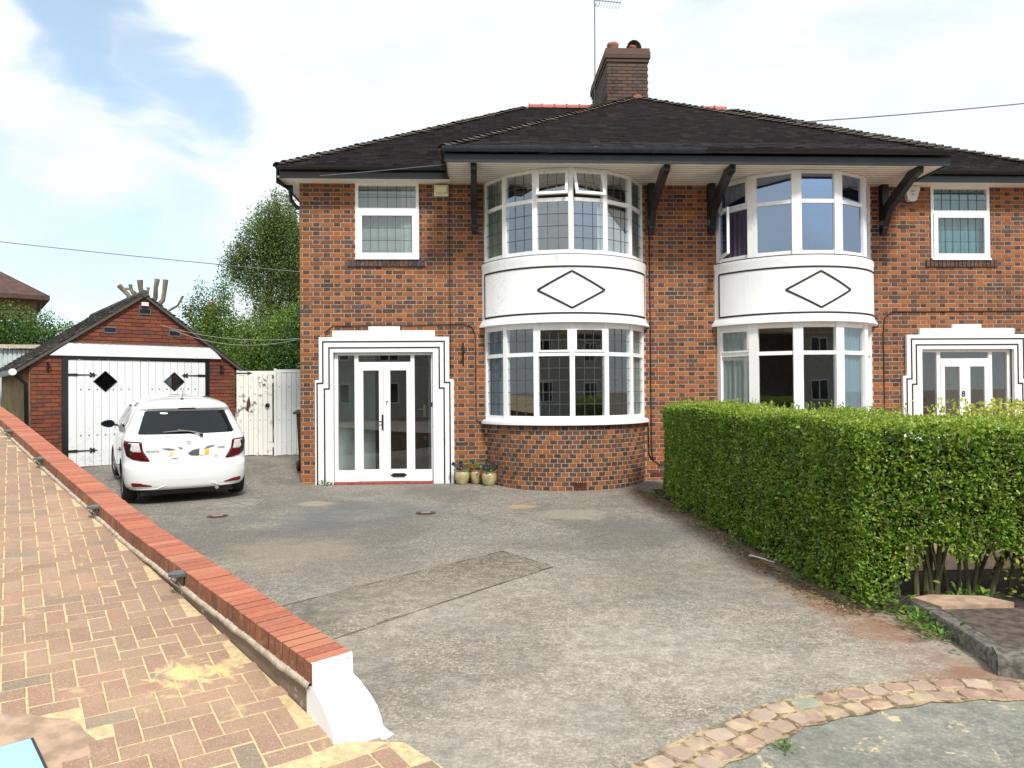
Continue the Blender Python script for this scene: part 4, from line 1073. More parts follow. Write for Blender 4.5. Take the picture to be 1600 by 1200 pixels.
# pavers, 2:1 herringbone
PA = Vector((-.539, .842)).normalized(); PB = Vector((PA.y, -PA.x)); CL = .1015
PO = Vector((-5.3, -9.0))
def inview(x, y, z, mgn=80):
    d = Vector((x, y, z))-EYE; zc = d.dot(fw)
    if zc < .4: return False
    px, py = 800+1100*d.dot(rv)/zc, 600-1100*d.dot(uv)/zc
    return -mgn < px < 1600+mgn and -mgn < py < 1200+mgn
pav = []
for i in range(-70, 70):
    for j in range(-30, 130):
        v_ = (i-j) % 4
        if v_ == 0: c0, c1, hor = (i, j), (i+2, j+1), True
        elif v_ == 3: c0, c1, hor = (i, j), (i+1, j+2), False
        else: continue
        cc = PO + PB*((c0[0]+c1[0])/2*CL) + PA*((c0[1]+c1[1])/2*CL); s_, t_ = st(cc.x, cc.y)
        ext = abs(WN.dot(PB))*.1 if hor else abs(WN.dot(PA))*.1
        lim = -.015 if s_ > -.22 else .15
        if t_ > lim or s_ < -1.6 or s_ > 13: continue
        if -6.0 < cc.x < -5.1 and cc.y < -8.9: 
            if (cc - Vector((-5.56, -9.30))).length < .30: continue
        zz = pfun(s_)
        if not inview(cc.x, cc.y, zz): continue
        pav.append((cc, hor, zz, s_, (cc-Vector((EYE.x, EYE.y))).length))
pav.sort(key=lambda q: q[4])
lx, ly, bv = .0965, .0467, .004
pvv = [(-lx, -ly, -.03), (lx, -ly, -.03), (lx, ly, -.03), (-lx, ly, -.03), (-lx, -ly, -.004), (lx, -ly, -.004), (lx, ly, -.004), (-lx, ly, -.004), (-lx+bv, -ly+bv, .0), (lx-bv, -ly+bv, 0), (lx-bv, ly-bv, 0), (-lx+bv, ly-bv, 0)]
pvf = [(0, 1, 5, 4), (1, 2, 6, 5), (2, 3, 7, 6), (3, 0, 4, 7), (4, 5, 9, 8), (5, 6, 10, 9), (6, 7, 11, 10), (7, 4, 8, 11), (8, 9, 10, 11)]
b_ = MB(); b_.add(pvv, pvf); pv0 = b_.build('paver', M['paver'], PD, fixn=False)
jp = MB()
for k_, (cc, hor, zz, s_, dist) in enumerate(pav):
    a = PB if hor else PA; ax = Vector((a.x, a.y, 0)); ay = Vector((-a.y, a.x, 0))
    e = .05; gx_ = lambda d: (pfun(s_+d.dot(Vector((WD.x, WD.y, 0)))*e) - pfun(s_-d.dot(Vector((WD.x, WD.y, 0)))*e))/(2*e)
    ax.z = gx_(ax); ay.z = gx_(ay); ax.normalize(); nz_ = ax.cross(ay).normalized(); ay = nz_.cross(ax)
    yawr = random.uniform(-.012, .012); ax2 = (ax + ay*yawr).normalized(); ay2 = nz_.cross(ax2)
    ori = Vector((cc.x, cc.y, zz + .0075 + random.uniform(-.0018, .0018)))
    T = Matrix.Translation(ori) @ Matrix((ax2, ay2, nz_)).transposed().to_4x4()
    if k_ < 295:
        o = pv0 if k_ == 0 else link('paver', pv0.data, PD); o.matrix_local = T
    else: jp.add([T @ Vector(v) for v in pvv], pvf)
stuff(jp.build('paver_field', M['paver'], PD, fixn=False))
# mortar bed and glossy plate at the near left
b_ = MB(); cx_, cy_ = -5.56, -9.36; n = 26
z_ = pz(cx_, cy_)
vs = [(cx_, cy_, z_+.012)]
for i in range(n):
    a = 2*PI*i/n; r_ = .33*(1+.08*math.sin(3*a+1)+.05*math.sin(7*a)); x_, y_ = cx_+r_*math.cos(a), cy_+r_*math.sin(a); vs.append((x_, y_, pz(x_, y_)+.006))
fs = [(0, 1+i, 1+(i+1) % n) for i in range(n)]
b_.add(vs, fs); 
struct(b_.build('mortar_bed', M['concrete_pink']))
t = thing('inspection_plate', 'pale blue glossy plate with a black rim at the near left of the brick paving', 'cover plate', (-5.562, -9.446, pz(-5.53, -9.35)+.012), R(39.5))
b_ = MB(); b_.box(-.19, .19, -.30, .13, 0, .012); b_.build('rim', M['black_paint'], t)
b_ = MB(); b_.box(-.178, .178, -.29, .118, .012, .016); b_.build('plate', M['blue_plate'], t)
# boundary wall
BW = thing('boundary_wall', 'low boundary wall capped with salmon red bricks on edge and ending in a white pier', 'wall', (0, 0, 0))
LEN = 12.5; b_ = MB(); vs = []; fs = []; n = 100
for i in range(n+1):
    s_ = LEN*i/n; c_ = interp(s_, COPE)
    for t_, z_ in ((.006, interp(s_, PAVE)-.12), (.006, c_-.096), (.209, c_-.096), (.209, -.1)):
        q_ = wpt(s_, t_); vs.append((q_.x, q_.y, z_ if t_ < .1 or z_ > 0 else gz(q_.x, q_.y)-.1))
    if i:
        a = 4*(i-1)
        for k_ in range(3): fs.append((a+k_, a+4+k_, a+5+k_, a+1+k_))
b_.add(vs, fs); b_.build('wall_core', M['wall_base'], BW)
b_ = MB(); vs = []; fs = []; n = 160      # mortar haunch on the paved side
for i in range(n+1):
    s_ = .02+(LEN-.1)*i/n; c_ = interp(s_, COPE); wob = .010*mnoise.noise(Vector((s_*5, 0, 0))) + .006*mnoise.noise(Vector((s_*17, 3, 0)))
    zb = c_-.128
    for t_, z_ in ((.02, c_-.092), (-.008+wob*.5, c_-.104+wob*.5), (-.018+wob*.8, zb+wob*.6), (.02, zb-.012)):
        q_ = wpt(s_, t_); vs.append((q_.x, q_.y, z_))
    if i:
        a = 4*(i-1)
        for k_ in range(3): fs.append((a+k_, a+4+k_, a+5+k_, a+1+k_))
b_.add(vs, fs); b_.build('mortar_haunch', M['concrete_dirty'], BW, smooth='all')
pit_ = .0765; bb = MB(); bx_, by_, bz_ = .0322, .1075, .1; bv = .004
vs = [(x, y, z) for z in (-bz_, 0) for y in (-by_, by_) for x in (-bx_, bx_)]
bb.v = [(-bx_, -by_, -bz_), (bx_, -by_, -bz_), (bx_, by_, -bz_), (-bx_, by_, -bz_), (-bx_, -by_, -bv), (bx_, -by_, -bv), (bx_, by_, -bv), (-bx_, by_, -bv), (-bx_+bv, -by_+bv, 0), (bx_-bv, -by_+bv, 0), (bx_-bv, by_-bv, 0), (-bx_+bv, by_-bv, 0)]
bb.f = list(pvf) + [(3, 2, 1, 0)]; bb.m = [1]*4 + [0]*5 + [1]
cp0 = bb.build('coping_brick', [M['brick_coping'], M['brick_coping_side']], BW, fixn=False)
i = 0; s_ = pit_/2
while s_ < LEN:
    sl = (interp(s_+.05, COPE)-interp(s_-.05, COPE))/.1 if s_ > .06 else .08
    ax = Vector((WD.x, WD.y, sl)).normalized(); ay = Vector((-WN.x, -WN.y, 0)); nz_ = ax.cross(ay)
    q_ = wpt(s_, .1075+random.uniform(-.002, .002), interp(s_, COPE)+random.uniform(-.0015, .0015))
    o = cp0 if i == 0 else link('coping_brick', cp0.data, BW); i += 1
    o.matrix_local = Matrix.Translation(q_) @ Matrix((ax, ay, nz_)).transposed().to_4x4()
    s_ += pit_
b_ = MB(); vs = []; fs = []
for i in range(61):      # joints between coping bricks
    s_ = .01+(LEN-.05)*i/60
    for t_ in (.004, .211): 
        for dz in (-.006, -.095): q_ = wpt(s_, t_); vs.append((q_.x, q_.y, interp(s_, COPE)+dz))
    if i: a = 4*(i-1); fs += [(a, a+2, a+6, a+4), (a, a+4, a+5, a+1), (a+2, a+3, a+7, a+6)]
b_.add(vs, fs); b_.build('coping_joint', M['mortar_dark'], BW)
# white rendered pier end: profile along the wall axis (s from 0 forwards = negative), swept across the width, widening at the foot
b_ = MB(); prof = [(-.004, .322, 0), (-.016, .318, 0), (-.018, .225, 0), (-.028, .212, .004), (-.06, .195, .012), (-.135, .150, .022), (-.19, .105, .028), (-.222, .06, .030), (-.232, .025, .032), (-.262, .010, .040), (-.30, .004, .046), (-.305, -.05, .046)]
NW = 10; vs = []; fs = []
for i, (s_, z_, wd_) in enumerate(prof):
    for j in range(NW+1):
        f = j/NW; t_ = -wd_*.3 + (.215+wd_*1.3)*f; jig = .0025*mnoise.noise(Vector((i*.8, j*.7, 2)))
        rnd_ = .012*(max(0, abs(f-.5)*2-.8)/.2)**2
        q_ = wpt(s_+rnd_+jig, t_); vs.append((q_.x, q_.y, z_-rnd_*.3+jig))
for i in range(len(prof)-1):
    for j in range(NW): a = i*(NW+1)+j; fs.append((a, a+1, a+NW+2, a+NW+1))
for side in (0, NW):     # cheeks back to the wall
    base = len(vs)
    for i, (s_, z_, wd_) in enumerate(prof):
        t_ = (.001 if side == 0 else .214); q_ = wpt(.13 if (z_ < .2 and side) else (.055 if z_ < .2 else .002), t_); vs.append((q_.x, q_.y, z_))
    for i in range(len(prof)-1): a = i*(NW+1)+side; fs.append((a, a+NW+1, base+i+1, base+i))
b_.add(vs, fs); b_.build('pier', M['pier_white'], BW, smooth=True)
# solar lamps clipped under the coping
for k_, (s_, lab) in enumerate(((1.72, 'black half round solar lamp nearest the white pier under the coping'), (3.78, 'black half round solar lamp under the coping level with the car'), (6.05, 'black half round solar lamp under the coping before the garage door'), (7.95, 'farthest black half round solar lamp under the coping by the frame edge'))):
    q_ = wpt(s_, -.002, interp(s_, COPE)-.012)
    t = thing('solar_lamp', lab, 'lamp', q_, math.atan2(WD.y, WD.x), 'solar lamps on the boundary wall')
    b_ = MB(); n = 12; vs = [(0, 0, 0)]; 
    for j in range(n+1): a = PI*j/n; vs.append((.062*math.cos(a), .085*math.sin(a), -.004))
    for j in range(n+1): a = PI*j/n; vs.append((.062*math.cos(a), .085*math.sin(a), -.022))
    vs.append((0, 0, .012)); fs = [(len(vs)-1, 1+j, 2+j) for j in range(n)] + [(1+j, n+2+j, n+3+j, 2+j) for j in range(n)]
    b_.add(vs, fs); b_.build('cap', M['lamp_grey'], t, smooth=True)
    b_ = MB(); vs = []; fs = []
    for kz, rr in ((-.022, .95), (-.05, .8), (-.075, .4)):
        for j in range(n+1): a = PI*j/n; vs.append((.055*rr*math.cos(a), .07*rr*math.sin(a), kz))
    for i in range(2):
        for j in range(n): a = i*(n+1)+j; fs.append((a, a+1, a+n+2, a+n+1))
    b_.add(vs, fs); b_.build('diffuser', M['glass_frost'], t, smooth=True)
    b_ = MB(); b_.tube([(-.058, .02, -.02), (-.05, .055, -.05), (-.02, .03, -.08)], .004, 5); b_.tube([(.058, .02, -.02), (.05, .055, -.05), (.02, .03, -.08)], .004, 5); b_.box(-.03, .03, -.004, .004, -.09, -.01); b_.build('bracket', M['black_paint'], t)
# ------------------------------------------------------------------ garage
GA = 37.7; GO = Vector((-11.8, 1.0, .19)); GWd = 3.71
G = thing('garage', 'red brick garage with white double doors and a mossy tiled gable roof', 'garage', GO, R(GA))
GE, GP, GXa = 2.02, 3.37, 1.90          # eave height, apex height, apex x
def gab(x): return GE + (GP-GE)*(x/GXa if x < GXa else (GWd-x)/(GWd-GXa))
b_ = MB()
b_.prism([(0.006, -.3), (.50, -.3), (.50, 2.14), (3.16, 2.14), (3.16, -.3), (GWd-.006, -.3), (GWd-.006, GE-.02), (GXa, GP-.02), (.006, GE-.02)], lambda u, v, d: (u, d, v), .012, .22)
b_.box(.006, .2, .22, 5.2, -.3, GE); b_.box(GWd-.2, GWd-.006, .22, 5.2, -.3, GE); b_.box(.2, GWd-.2, 5.0, 5.2, -.3, GE)
b_.build('wall', M['mortar_garage'], G)
b_ = MB(); b_.box(-.006, .008, .03, 5.2, -.3, GE-.01); b_.build('side_render', M['pebble_yellow'], G)
gb = {}
row = 0; z = -.02; nb = 0; jb = MB()
while z < GP-.08:
    x = -(.1125 if row % 2 else 0); top = z+.065
    xl = .0 if top < GE else (top-GE)/(GP-GE)*GXa; xr = GWd if top < GE else GWd-(top-GE)/(GP-GE)*(GWd-GXa)
    hs = []
    if z < 2.12: hs.append((.495, 3.165))
    elif z < 2.36: hs.append((.30+ (z-2.12)*0, 3.40))
    for ax_, az in ((1.92, 3.06), (1.30, 2.66), (2.48, 2.645)):
        if abs(z+.03-az) < .07: hs.append((ax_-.115, ax_+.115))
    while x < GWd:
        a, c_ = max(x, xl+.02), min(x+.215, xr-.02)
        if c_-a > .03:
            for p0, p1 in sub([(a, c_)], hs):
                if p1-p0 > .035:
                    k_ = round(p1-p0, 2)
                    if k_ not in gb: gb[k_] = brickmesh('brick', k_, M['brick_garage'])
                    me, vs, fs = gb[k_]; yy = random.uniform(-.004, .003)
                    if nb < 298 and z > .3:
                        o = link('brick', me, G); o.location = ((p0+p1)/2, yy, z+.0325); nb += 1
                    else: jb.add([(v[0]+(p0+p1)/2, v[1]+yy, v[2]+z+.0325) for v in vs], fs)
        x += .225
    z += .075; row += 1
stuff(jb.build('brickwork', M['brick_garage'], G, fixn=False))
b_ = MB(); b_.prism([(.30, 2.14), (3.40, 2.14), (3.20, 2.375), (.60, 2.385)], lambda u, v, d: (u, d, v), -.05, .05); b_.build('lintel_board', M['white_wood'], G)
b_ = MB(); n = 60; vs = []; fs = []
for i in range(n+1):
    x = .60+2.6*i/n; vs += [(x, -.062, 2.385+.006*math.sin(i*1.9)), (x, .0, 2.40)]
    if i: fs.append((2*i-2, 2*i, 2*i+1, 2*i-1))
b_.add(vs, fs); b_.build('flashing', M['lead_grey'], G)
b_ = MB(); b_.box(.50, .595, -.02, .1, -.1, 2.08); b_.box(3.09, 3.16, -.02, .1, -.1, 2.08); b_.box(.50, 3.16, -.021, .1, 2.08, 2.14); b_.build('door_frame', M['black_paint'], G)
for li, (x0, x1) in enumerate(((.60, 1.838), (1.846, 3.085))):
    lf = MB(); lf.box(x0, x1, .03, .06, .02, 2.07)
    e = .022
    leaf = lf.build('garage_door_leaf', M['white_wood'], G)
    dcx = 1.22 if li == 0 else 2.47; dcz = 1.655; dr = .205 if li == 0 else .195; npl = 9; pw = (x1-x0)/npl
    for i in range(npl):
        a, c_ = x0+pw*i+.004, x0+pw*(i+1)-.004
        P_ = MB()
        segs = []
        if abs((a+c_)/2-dcx) < dr+pw/2:       # plank cut around the diamond pane
            ha = max(0, dr-abs(a-dcx)); hc = max(0, dr-abs(c_-dcx)); xm = min(max(dcx, a), c_); hm = max(0, dr-abs(xm-dcx))
            up = [(a, 2.06), (c_, 2.06), (c_, dcz+hc)] + ([(xm, dcz+hm)] if a < dcx < c_ else []) + [(a, dcz+ha)]
            dn = [(a, .03), (c_, .03), (c_, dcz-hc)] + ([(xm, dcz-hm)] if a < dcx < c_ else []) + [(a, dcz-ha)]
            P_.prism(up, lambda u, v, d: (u, d, v), .004, .03); P_.prism(dn, lambda u, v, d: (u, d, v), .004, .03)
        else: P_.box(a, c_, .004, .03, .03, 2.06)
        P_.build('plank', M['white_wood'], leaf)
    P_ = MB()
    for (qa, qb) in (((-1, 0), (0, 1)), ((0, 1), (1, 0)), ((1, 0), (0, -1)), ((0, -1), (-1, 0))):
        P_.bar((dcx+qa[0]*(dr-.006), -.001, dcz+qa[1]*(dr-.006)), (dcx+qb[0]*(dr-.006), -.001, dcz+qb[1]*(dr-.006)), .014, .016, up=(0, 1, 0))
    P_.build('diamond_bead', M['black_paint'], leaf)
    P_ = MB(); P_.add([(dcx-dr, .012, dcz), (dcx, .012, dcz-dr), (dcx+dr, .012, dcz), (dcx, .012, dcz+dr)], [(0, 1, 2, 3)]); P_.build('diamond_pane', M['glass_dark'], leaf)
    P_ = MB(); P_.box(dcx-dr, dcx+dr, .028, .029, dcz-dr, dcz+dr); P_.build('blackout', M['room_dark'], leaf)
    for hz in (1.78, .33):
        P_ = MB(); s2 = 1 if li == 0 else -1; xe = x0 if li == 0 else x1
        P_.prism([(xe, hz-.022), (xe+s2*.14, hz-.026), (xe+s2*.16, hz-.013), (xe+s2*.36, hz-.009), (xe+s2*.36, hz+.009), (xe+s2*.16, hz+.013), (xe+s2*.14, hz+.026), (xe, hz+.022)], lambda u, v, d: (u, d, v), -.008, .003)
        for (dx, dz) in ((.37, .03), (.37, -.03), (.42, .022), (.42, -.022)): P_.lathe([(.0, -.010), (.020, -.008), (.022, .003)], (xe+s2*dx, 0, hz+dz), 8, axis='y')
        P_.prism([(xe+s2*.35, hz-.035), (xe+s2*.43, hz-.012), (xe+s2*.485, hz), (xe+s2*.43, hz+.012), (xe+s2*.35, hz+.035), (xe+s2*.375, hz)], lambda u, v, d: (u, d, v), -.009, .002)
        P_.build('strap_hinge', M['iron'], leaf)
    P_ = MB()
    for hz in (1.50, .62):
        for i in range(npl):
            if i in (0, npl-1) or (abs(x0+pw*(i+.5)-dcx) < .1 and hz > 1.3): continue
            P_.lathe([(0, -.006), (.012, -.004), (.014, .004)], (x0+pw*(i+.5), 0, hz), 8, axis='y')
    P_.build('stud', M['iron'], leaf)
for ax_, az in ((1.92, 3.06), (1.30, 2.66), (2.48, 2.645)):
    P_ = MB(); P_.box(ax_-.11, ax_+.11, .0, .03, az-.055, az+.055)
    for i in range(8): P_.box(ax_-.10+i*.027, ax_-.10+i*.027+.010, -.012, .0, az-.045, az+.045)
    rect = [(ax_-.11, ax_+.11, az-.06, az-.045), (ax_-.11, ax_+.11, az+.045, az+.06), (ax_-.11, ax_-.10, az-.045, az+.045), (ax_+.10, ax_+.11, az-.045, az+.045)]
    ab = P_.build('air_brick', M['black_paint'], G)
    P_ = MB()
    for r_ in rect: P_.box(r_[0], r_[1], -.014, .004, r_[2], r_[3])
    P_.build('rim', M['lead_grey'], ab)
P_ = MB(); P_.box(1.85, 1.97, -.09, 0, 3.17, 3.24); P_.build('security_light', M['plastic_white'], G)
for x in (.27, 3.40):
    P_ = MB(); P_.tube([(x, -.01, 1.98), (x+.02, -.06, 2.0), (x+.03, -.08, 1.93), (x, -.04, 1.87)], .014, 6); P_.box(x-.02, x+.02, -.01, .0, 1.82, 2.02); P_.build('lamp_hook', M['iron'], G)
gt = []; gc = MB()
roof_face(gt, gc, (-.22, 5.3, GE-.165), (-.22, -.07, GE-.165), (GXa, 5.3, GP+.03), (GXa, -.07, GP+.03)); 
roof_face(gt, gc, (GWd+.16, -.07, GE-.125), (GWd+.16, 5.3, GE-.125), (GXa, -.07, GP+.03), (GXa, 5.3, GP+.03))
rf = gc.build('roof', M['mortar_dark'], G)
jl = MB(); cnt = 0
for t in gt:
    vs, fs = tile_geo(t)
    vs = [Vector(v)+Vector(t[3])*random.uniform(-.004, .012) for v in vs]
    yc = (vs[0].y+vs[1].y)/2
    if yc < .9 and cnt < 299:
        b_ = MB(); b_.add(vs, fs); b_.build('roof_tile', M['slate_garage'], rf, fixn=False); cnt += 1
    else: jl.add(vs, fs)
stuff(jl.build('tiling', M['slate_garage'], rf, fixn=False))
b_ = MB()
for i in range(18):
    y = -.09+i*.3; b_.tube([(GXa, y, GP+.045), (GXa, y+.29, GP+.045)], [.075, .07], 8)
b_.build('ridge', M['slate_garage'], rf)
b_ = MB()
for xa, xb, za, zb in ((-.22, GXa, GE-.165, GP+.03), (GXa, GWd+.16, GP+.03, GE-.125)):
    b_.bar((xa, -.055, za-.025), (xb, -.055, zb-.025), .03, .05)
b_.build('verge', M['slate_garage'], rf)
b_ = MB(); b_.tube([(-.27, 5.2, GE-.20), (-.27, -.10, GE-.20)], .055, 10); b_.build('gutter', M['gutter_black'], G, smooth=True)
b_ = MB(); b_.tube([(-.27, -.10, GE-.20), (-.27, -.13, GE-.20)], .062, 10); b_.build('gutter_end', M['plastic_white'], G, smooth=True)
b_ = MB(); b_.tube([(-.22, .0, GE-.24), (-.06, .0, GE-.42), (-.045, -.0, -.1)], .034, 8); b_.build('downpipe', M['gutter_black'], G, smooth=True)

# ------------------------------------------------------------------ side gate
GT = thing('side_gate', 'white boarded side gate with flaking paint between the garage and the house', 'gate', (-8.84, 3.27, .205), R(1))
def boards(parent, x0, n_, w_, h, m, tops=0):
    for i in range(n_):
        P_ = MB(); a = x0+i*w_+.004; c_ = x0+(i+1)*w_-.004; hh = h+random.uniform(-.006, .006)+tops*math.sin(i*.5); y_ = random.uniform(-.003, .003)
        P_.prism([(a, .03+random.uniform(0, .02)), (c_, .03+random.uniform(0, .02)), (c_, hh-.008), (c_-.008, hh), (a+.008, hh), (a, hh-.008)], lambda u, v, d: (u, d, v), -.012+y_, .010+y_)
        P_.build('board', M[m], parent)
b_ = MB(); b_.box(.02, .78, .012, .04, .2, .3); b_.box(.02, .78, .012, .04, 1.6, 1.7); b_.box(.0, .05, -.004, .04, .02, 1.90); b_.box(.0, .80, -.006, .04, 1.78, 1.87)
l1 = b_.build('gate_leaf', M['white_gate'], GT); boards(l1, .05, 7, .102, 1.775, 'white_gate', .01); l1['label'] = 'left gate leaf with badly peeling paint and a rusty latch'
b_ = MB(); b_.box(.82, 2.12, .012, .04, .2, .3); b_.box(.82, 2.12, .012, .04, 1.6, 1.7); b_.box(.80, .855, -.02, .05, .0, 1.92); b_.box(.855, 2.12, -.006, .04, 1.83, 1.90)
l2 = b_.build('gate_leaf', M['white_gate_new'], GT); boards(l2, .858, 12, .105, 1.825, 'white_gate_new'); l2['label'] = 'right gate leaf with cleaner white boards'
P_ = MB(); P_.prism([(-.02, 1.81), (.25, 1.815), (.25, 1.835), (-.02, 1.84)], lambda u, v, d: (u, d, v), -.016, -.008); P_.prism([(.23, 1.79), (.30, 1.81), (.34, 1.825), (.30, 1.84), (.23, 1.86), (.25, 1.825)], lambda u, v, d: (u, d, v), -.017, -.007); P_.build('strap_hinge', M['iron'], l1)
P_ = MB(); P_.lathe([(.0, -.03), (.030, -.03), (.045, -.02), (.05, -.012)], (.66, 0, 1.12), 12, axis='y'); P_.tube([(.66+.04*math.cos(a*PI/6), -.035, 1.10+.05*math.sin(a*PI/6)) for a in range(13)], .007, 6); P_.build('ring_latch', M['iron'], l1)
P_ = MB(); P_.add([(.20, -.0165, 1.02), (.25, -.0165, .98), (.30, -.0165, 1.16), (.27, -.0165, 1.33), (.22, -.0165, 1.20)], [(0, 1, 2, 3, 4)]); P_.build('rust_patch', M['rust'], l1)
P_ = MB()
for x in (.10, .30, .50, .62):
    for zz in (1.52, .80): P_.lathe([(0, -.018), (.009, -.017), (.011, -.012)], (x, 0, zz), 6, axis='y')
P_.build('stud', M['iron'], l1)
P_ = MB()
for x in (.91, 1.12, 1.33, 1.54, 1.75):
    for zz in (1.52, .80): P_.lathe([(0, -.018), (.009, -.017), (.011, -.012)], (x, 0, zz), 6, axis='y')
P_.build('stud', M['iron'], l2)
# bin mostly hidden by the house corner
t = thing('wheelie_bin', 'dark brown wheelie bin half hidden behind the left corner of the house', 'wheelie bin', (-6.80, 1.05, gz(-6.9, 1.05)))
b_ = MB(); b_.add([(-.09, -.22, .08), (.2, -.22, .08), (.2, .2, .08), (-.09, .2, .08), (-.13, -.27, 1.05), (.22, -.27, 1.05), (.22, .25, 1.05), (-.13, .25, 1.05)], [(0, 3, 2, 1), (4, 5, 6, 7), (0, 1, 5, 4), (1, 2, 6, 5), (2, 3, 7, 6), (3, 0, 4, 7)]); b_.build('body', M['bin_brown'], t)
b_ = MB(); b_.box(-.18, .24, -.31, .29, 1.05, 1.09); b_.add([(-.18, -.31, 1.09), (.24, -.31, 1.09), (.24, .29, 1.09), (-.18, .29, 1.09), (-.12, -.25, 1.13), (.2, -.25, 1.13), (.2, .22, 1.13), (-.12, .22, 1.13)], [(4, 5, 6, 7), (0, 1, 5, 4), (1, 2, 6, 5), (2, 3, 7, 6), (3, 0, 4, 7)]); b_.build('lid', M['bin_brown'], t)
b_ = MB(); b_.lathe([(0, -.03), (.09, -.03), (.1, -.02), (.1, .02), (.09, .03), (0, .03)], (-.10, -.2, .10), 16, axis='x'); b_.build('wheel', M['rubber'], t, smooth=True)

# ------------------------------------------------------------------ car
CAR = thing('hatchback_car', 'small white hatchback parked nose in before the garage doors', 'car', (-7.80, -1.86, .0), R(29))
CAR.rotation_euler = (R(2.8), 0, R(29))
HWt = [(.21, .76), (.235, .80), (.30, .825), (.42, .838), (.6, .842), (.86, .842), (.93, .832), (.98, .808), (1.05, .782), (1.15, .735), (1.3, .665), (1.37, .625), (1.42, .58), (1.455, .52), (1.48, .44), (1.50, .32), (1.512, .12)]
YRt = [(.21, .07), (.235, .035), (.28, .02), (.36, .005), (.45, 0), (.53, .004), (.565, .02), (.585, .05), (.62, .062), (.75, .066), (.88, .07), (.95, .082), (.985, .105), (1.02, .14), (1.1, .195), (1.31, .335), (1.335, .325), (1.355, .285), (1.385, .28), (1.41, .31), (1.44, .40), (1.47, .54), (1.49, .70), (1.505, .95), (1.512, 1.2)]
YFt = [(.15, 3.76), (.3, 3.86), (.5, 3.885), (.68, 3.84), (.78, 3.68), (.88, 3.35), (.96, 3.0), (1.05, 2.82), (1.2, 2.52), (1.35, 2.2), (1.42, 2.05), (1.46, 1.95), (1.49, 1.78), (1.505, 1.6), (1.512, 1.42)]
def smooth_(z, T):       # monotone cubic-ish interpolation
    return (interp(z-.008, T)+2*interp(z, T)+interp(z+.008, T))/4
hw = lambda z: smooth_(z, HWt); yr = lambda z: smooth_(z, YRt); yf = lambda z: smooth_(z, YFt)
RN = 3.0; RR = lambda z: .42
def ryd(x, z): return RR(z)*(1-max(0, 1-min(1, abs(x)/hw(z))**RN)**(1/RN))
zs = sorted(set([.212, .218] + [round(.23+.02*i, 3) for i in range(58)] + [1.385, 1.40, 1.415, 1.425, 1.44, 1.45, 1.46, 1.47, 1.48, 1.49, 1.497, 1.503, 1.508, 1.512]))
zs = [z for z in zs if z <= 1.512]
cv = []; NQ = 14
for z in zs:
    w_ = hw(z); a, f = yr(z), yf(z); ring = []
    for i in range(NQ+1):        # rear centre to the right side
        ph = (PI/2)*i/NQ; ring.append((w_*math.sin(ph)**(2/RN), a + RR(z)*(1-math.cos(ph)**(2/RN) if i < NQ else 1)))
    rfr = min(.75, (f-a-RR(z))*.5)
    ys0, ys1 = a+RR(z), f-rfr
    for i in range(1, 12):
        q = i/12; ring.append((w_*(1+.012*math.sin(PI*q)), ys0+(ys1-ys0)*q))
    for i in range(NQ+1):
        ph = (PI/2)*i/NQ; ring.append((w_*(math.cos(ph)**(2/2.6) if i < NQ else 0), f - rfr*(1-math.sin(ph)**(2/2.6))))
    left = [(-x, y) for x, y in ring[1:-1]][::-1]
    cv.append([(x, y, z) for x, y in ring+left])
nr = len(cv[0]); b_ = MB(); b_.v = [p_ for r_ in cv for p_ in r_]
for i in range(len(cv)-1):
    for j in range(nr): b_.f.append((i*nr+j, i*nr+(j+1) % nr, (i+1)*nr+(j+1) % nr, (i+1)*nr+j))
b_.f.append(tuple(range(nr))[::-1]); b_.f.append(tuple((len(cv)-1)*nr+j for j in range(nr))); b_.m = [0]*len(b_.f)
body = b_.build('body', [M['car_white'], M['trim_black']], CAR, smooth='all')
cut = MB()
for wy in (.62, 3.13):
    for s in (-1, 1): cut.lathe([(0, -.16), (.335, -.16), (.335, .16), (0, .16)], (s*.80, wy, .30), 32, 0, axis='x')
co_ = cut.build('cutter', M['trim_black'], CAR)
md = body.modifiers.new('arches', 'BOOLEAN'); md.operation = 'DIFFERENCE'; md.object = co_; md.solver = 'EXACT'
dg = bpy.context.evaluated_depsgraph_get(); nm = bpy.data.meshes.new_from_object(body.evaluated_get(dg))
if len(nm.polygons) > 500:
    body.modifiers.clear(); body.data = nm
    nm.set_sharp_from_angle(angle=R(50))
else: body.modifiers.clear()
bpy.data.objects.remove(co_)
def rear(x, z, off=0):
    e = .004; y = yr(z)+ryd(x, z)
    dx = (ryd(x+e, z)-ryd(x-e, z))/(2*e) if abs(x) < hw(z)-.01 else (4 if x > 0 else -4); dz = (yr(z+e)-yr(z-e))/(2*e) + (ryd(x, z+e)-ryd(x, z-e))/(2*e)
    n_ = Vector((dx, -1, dz)).normalized(); return Vector((x, y, z)) + n_*off
def side_(s): 
    def f(y, z, off=0): q = (y-yr(z)-RR(z))/2.2; return Vector((s*(hw(z)*(1+.012*math.sin(PI*min(1, max(0, q))))+off), y, z))
    return f
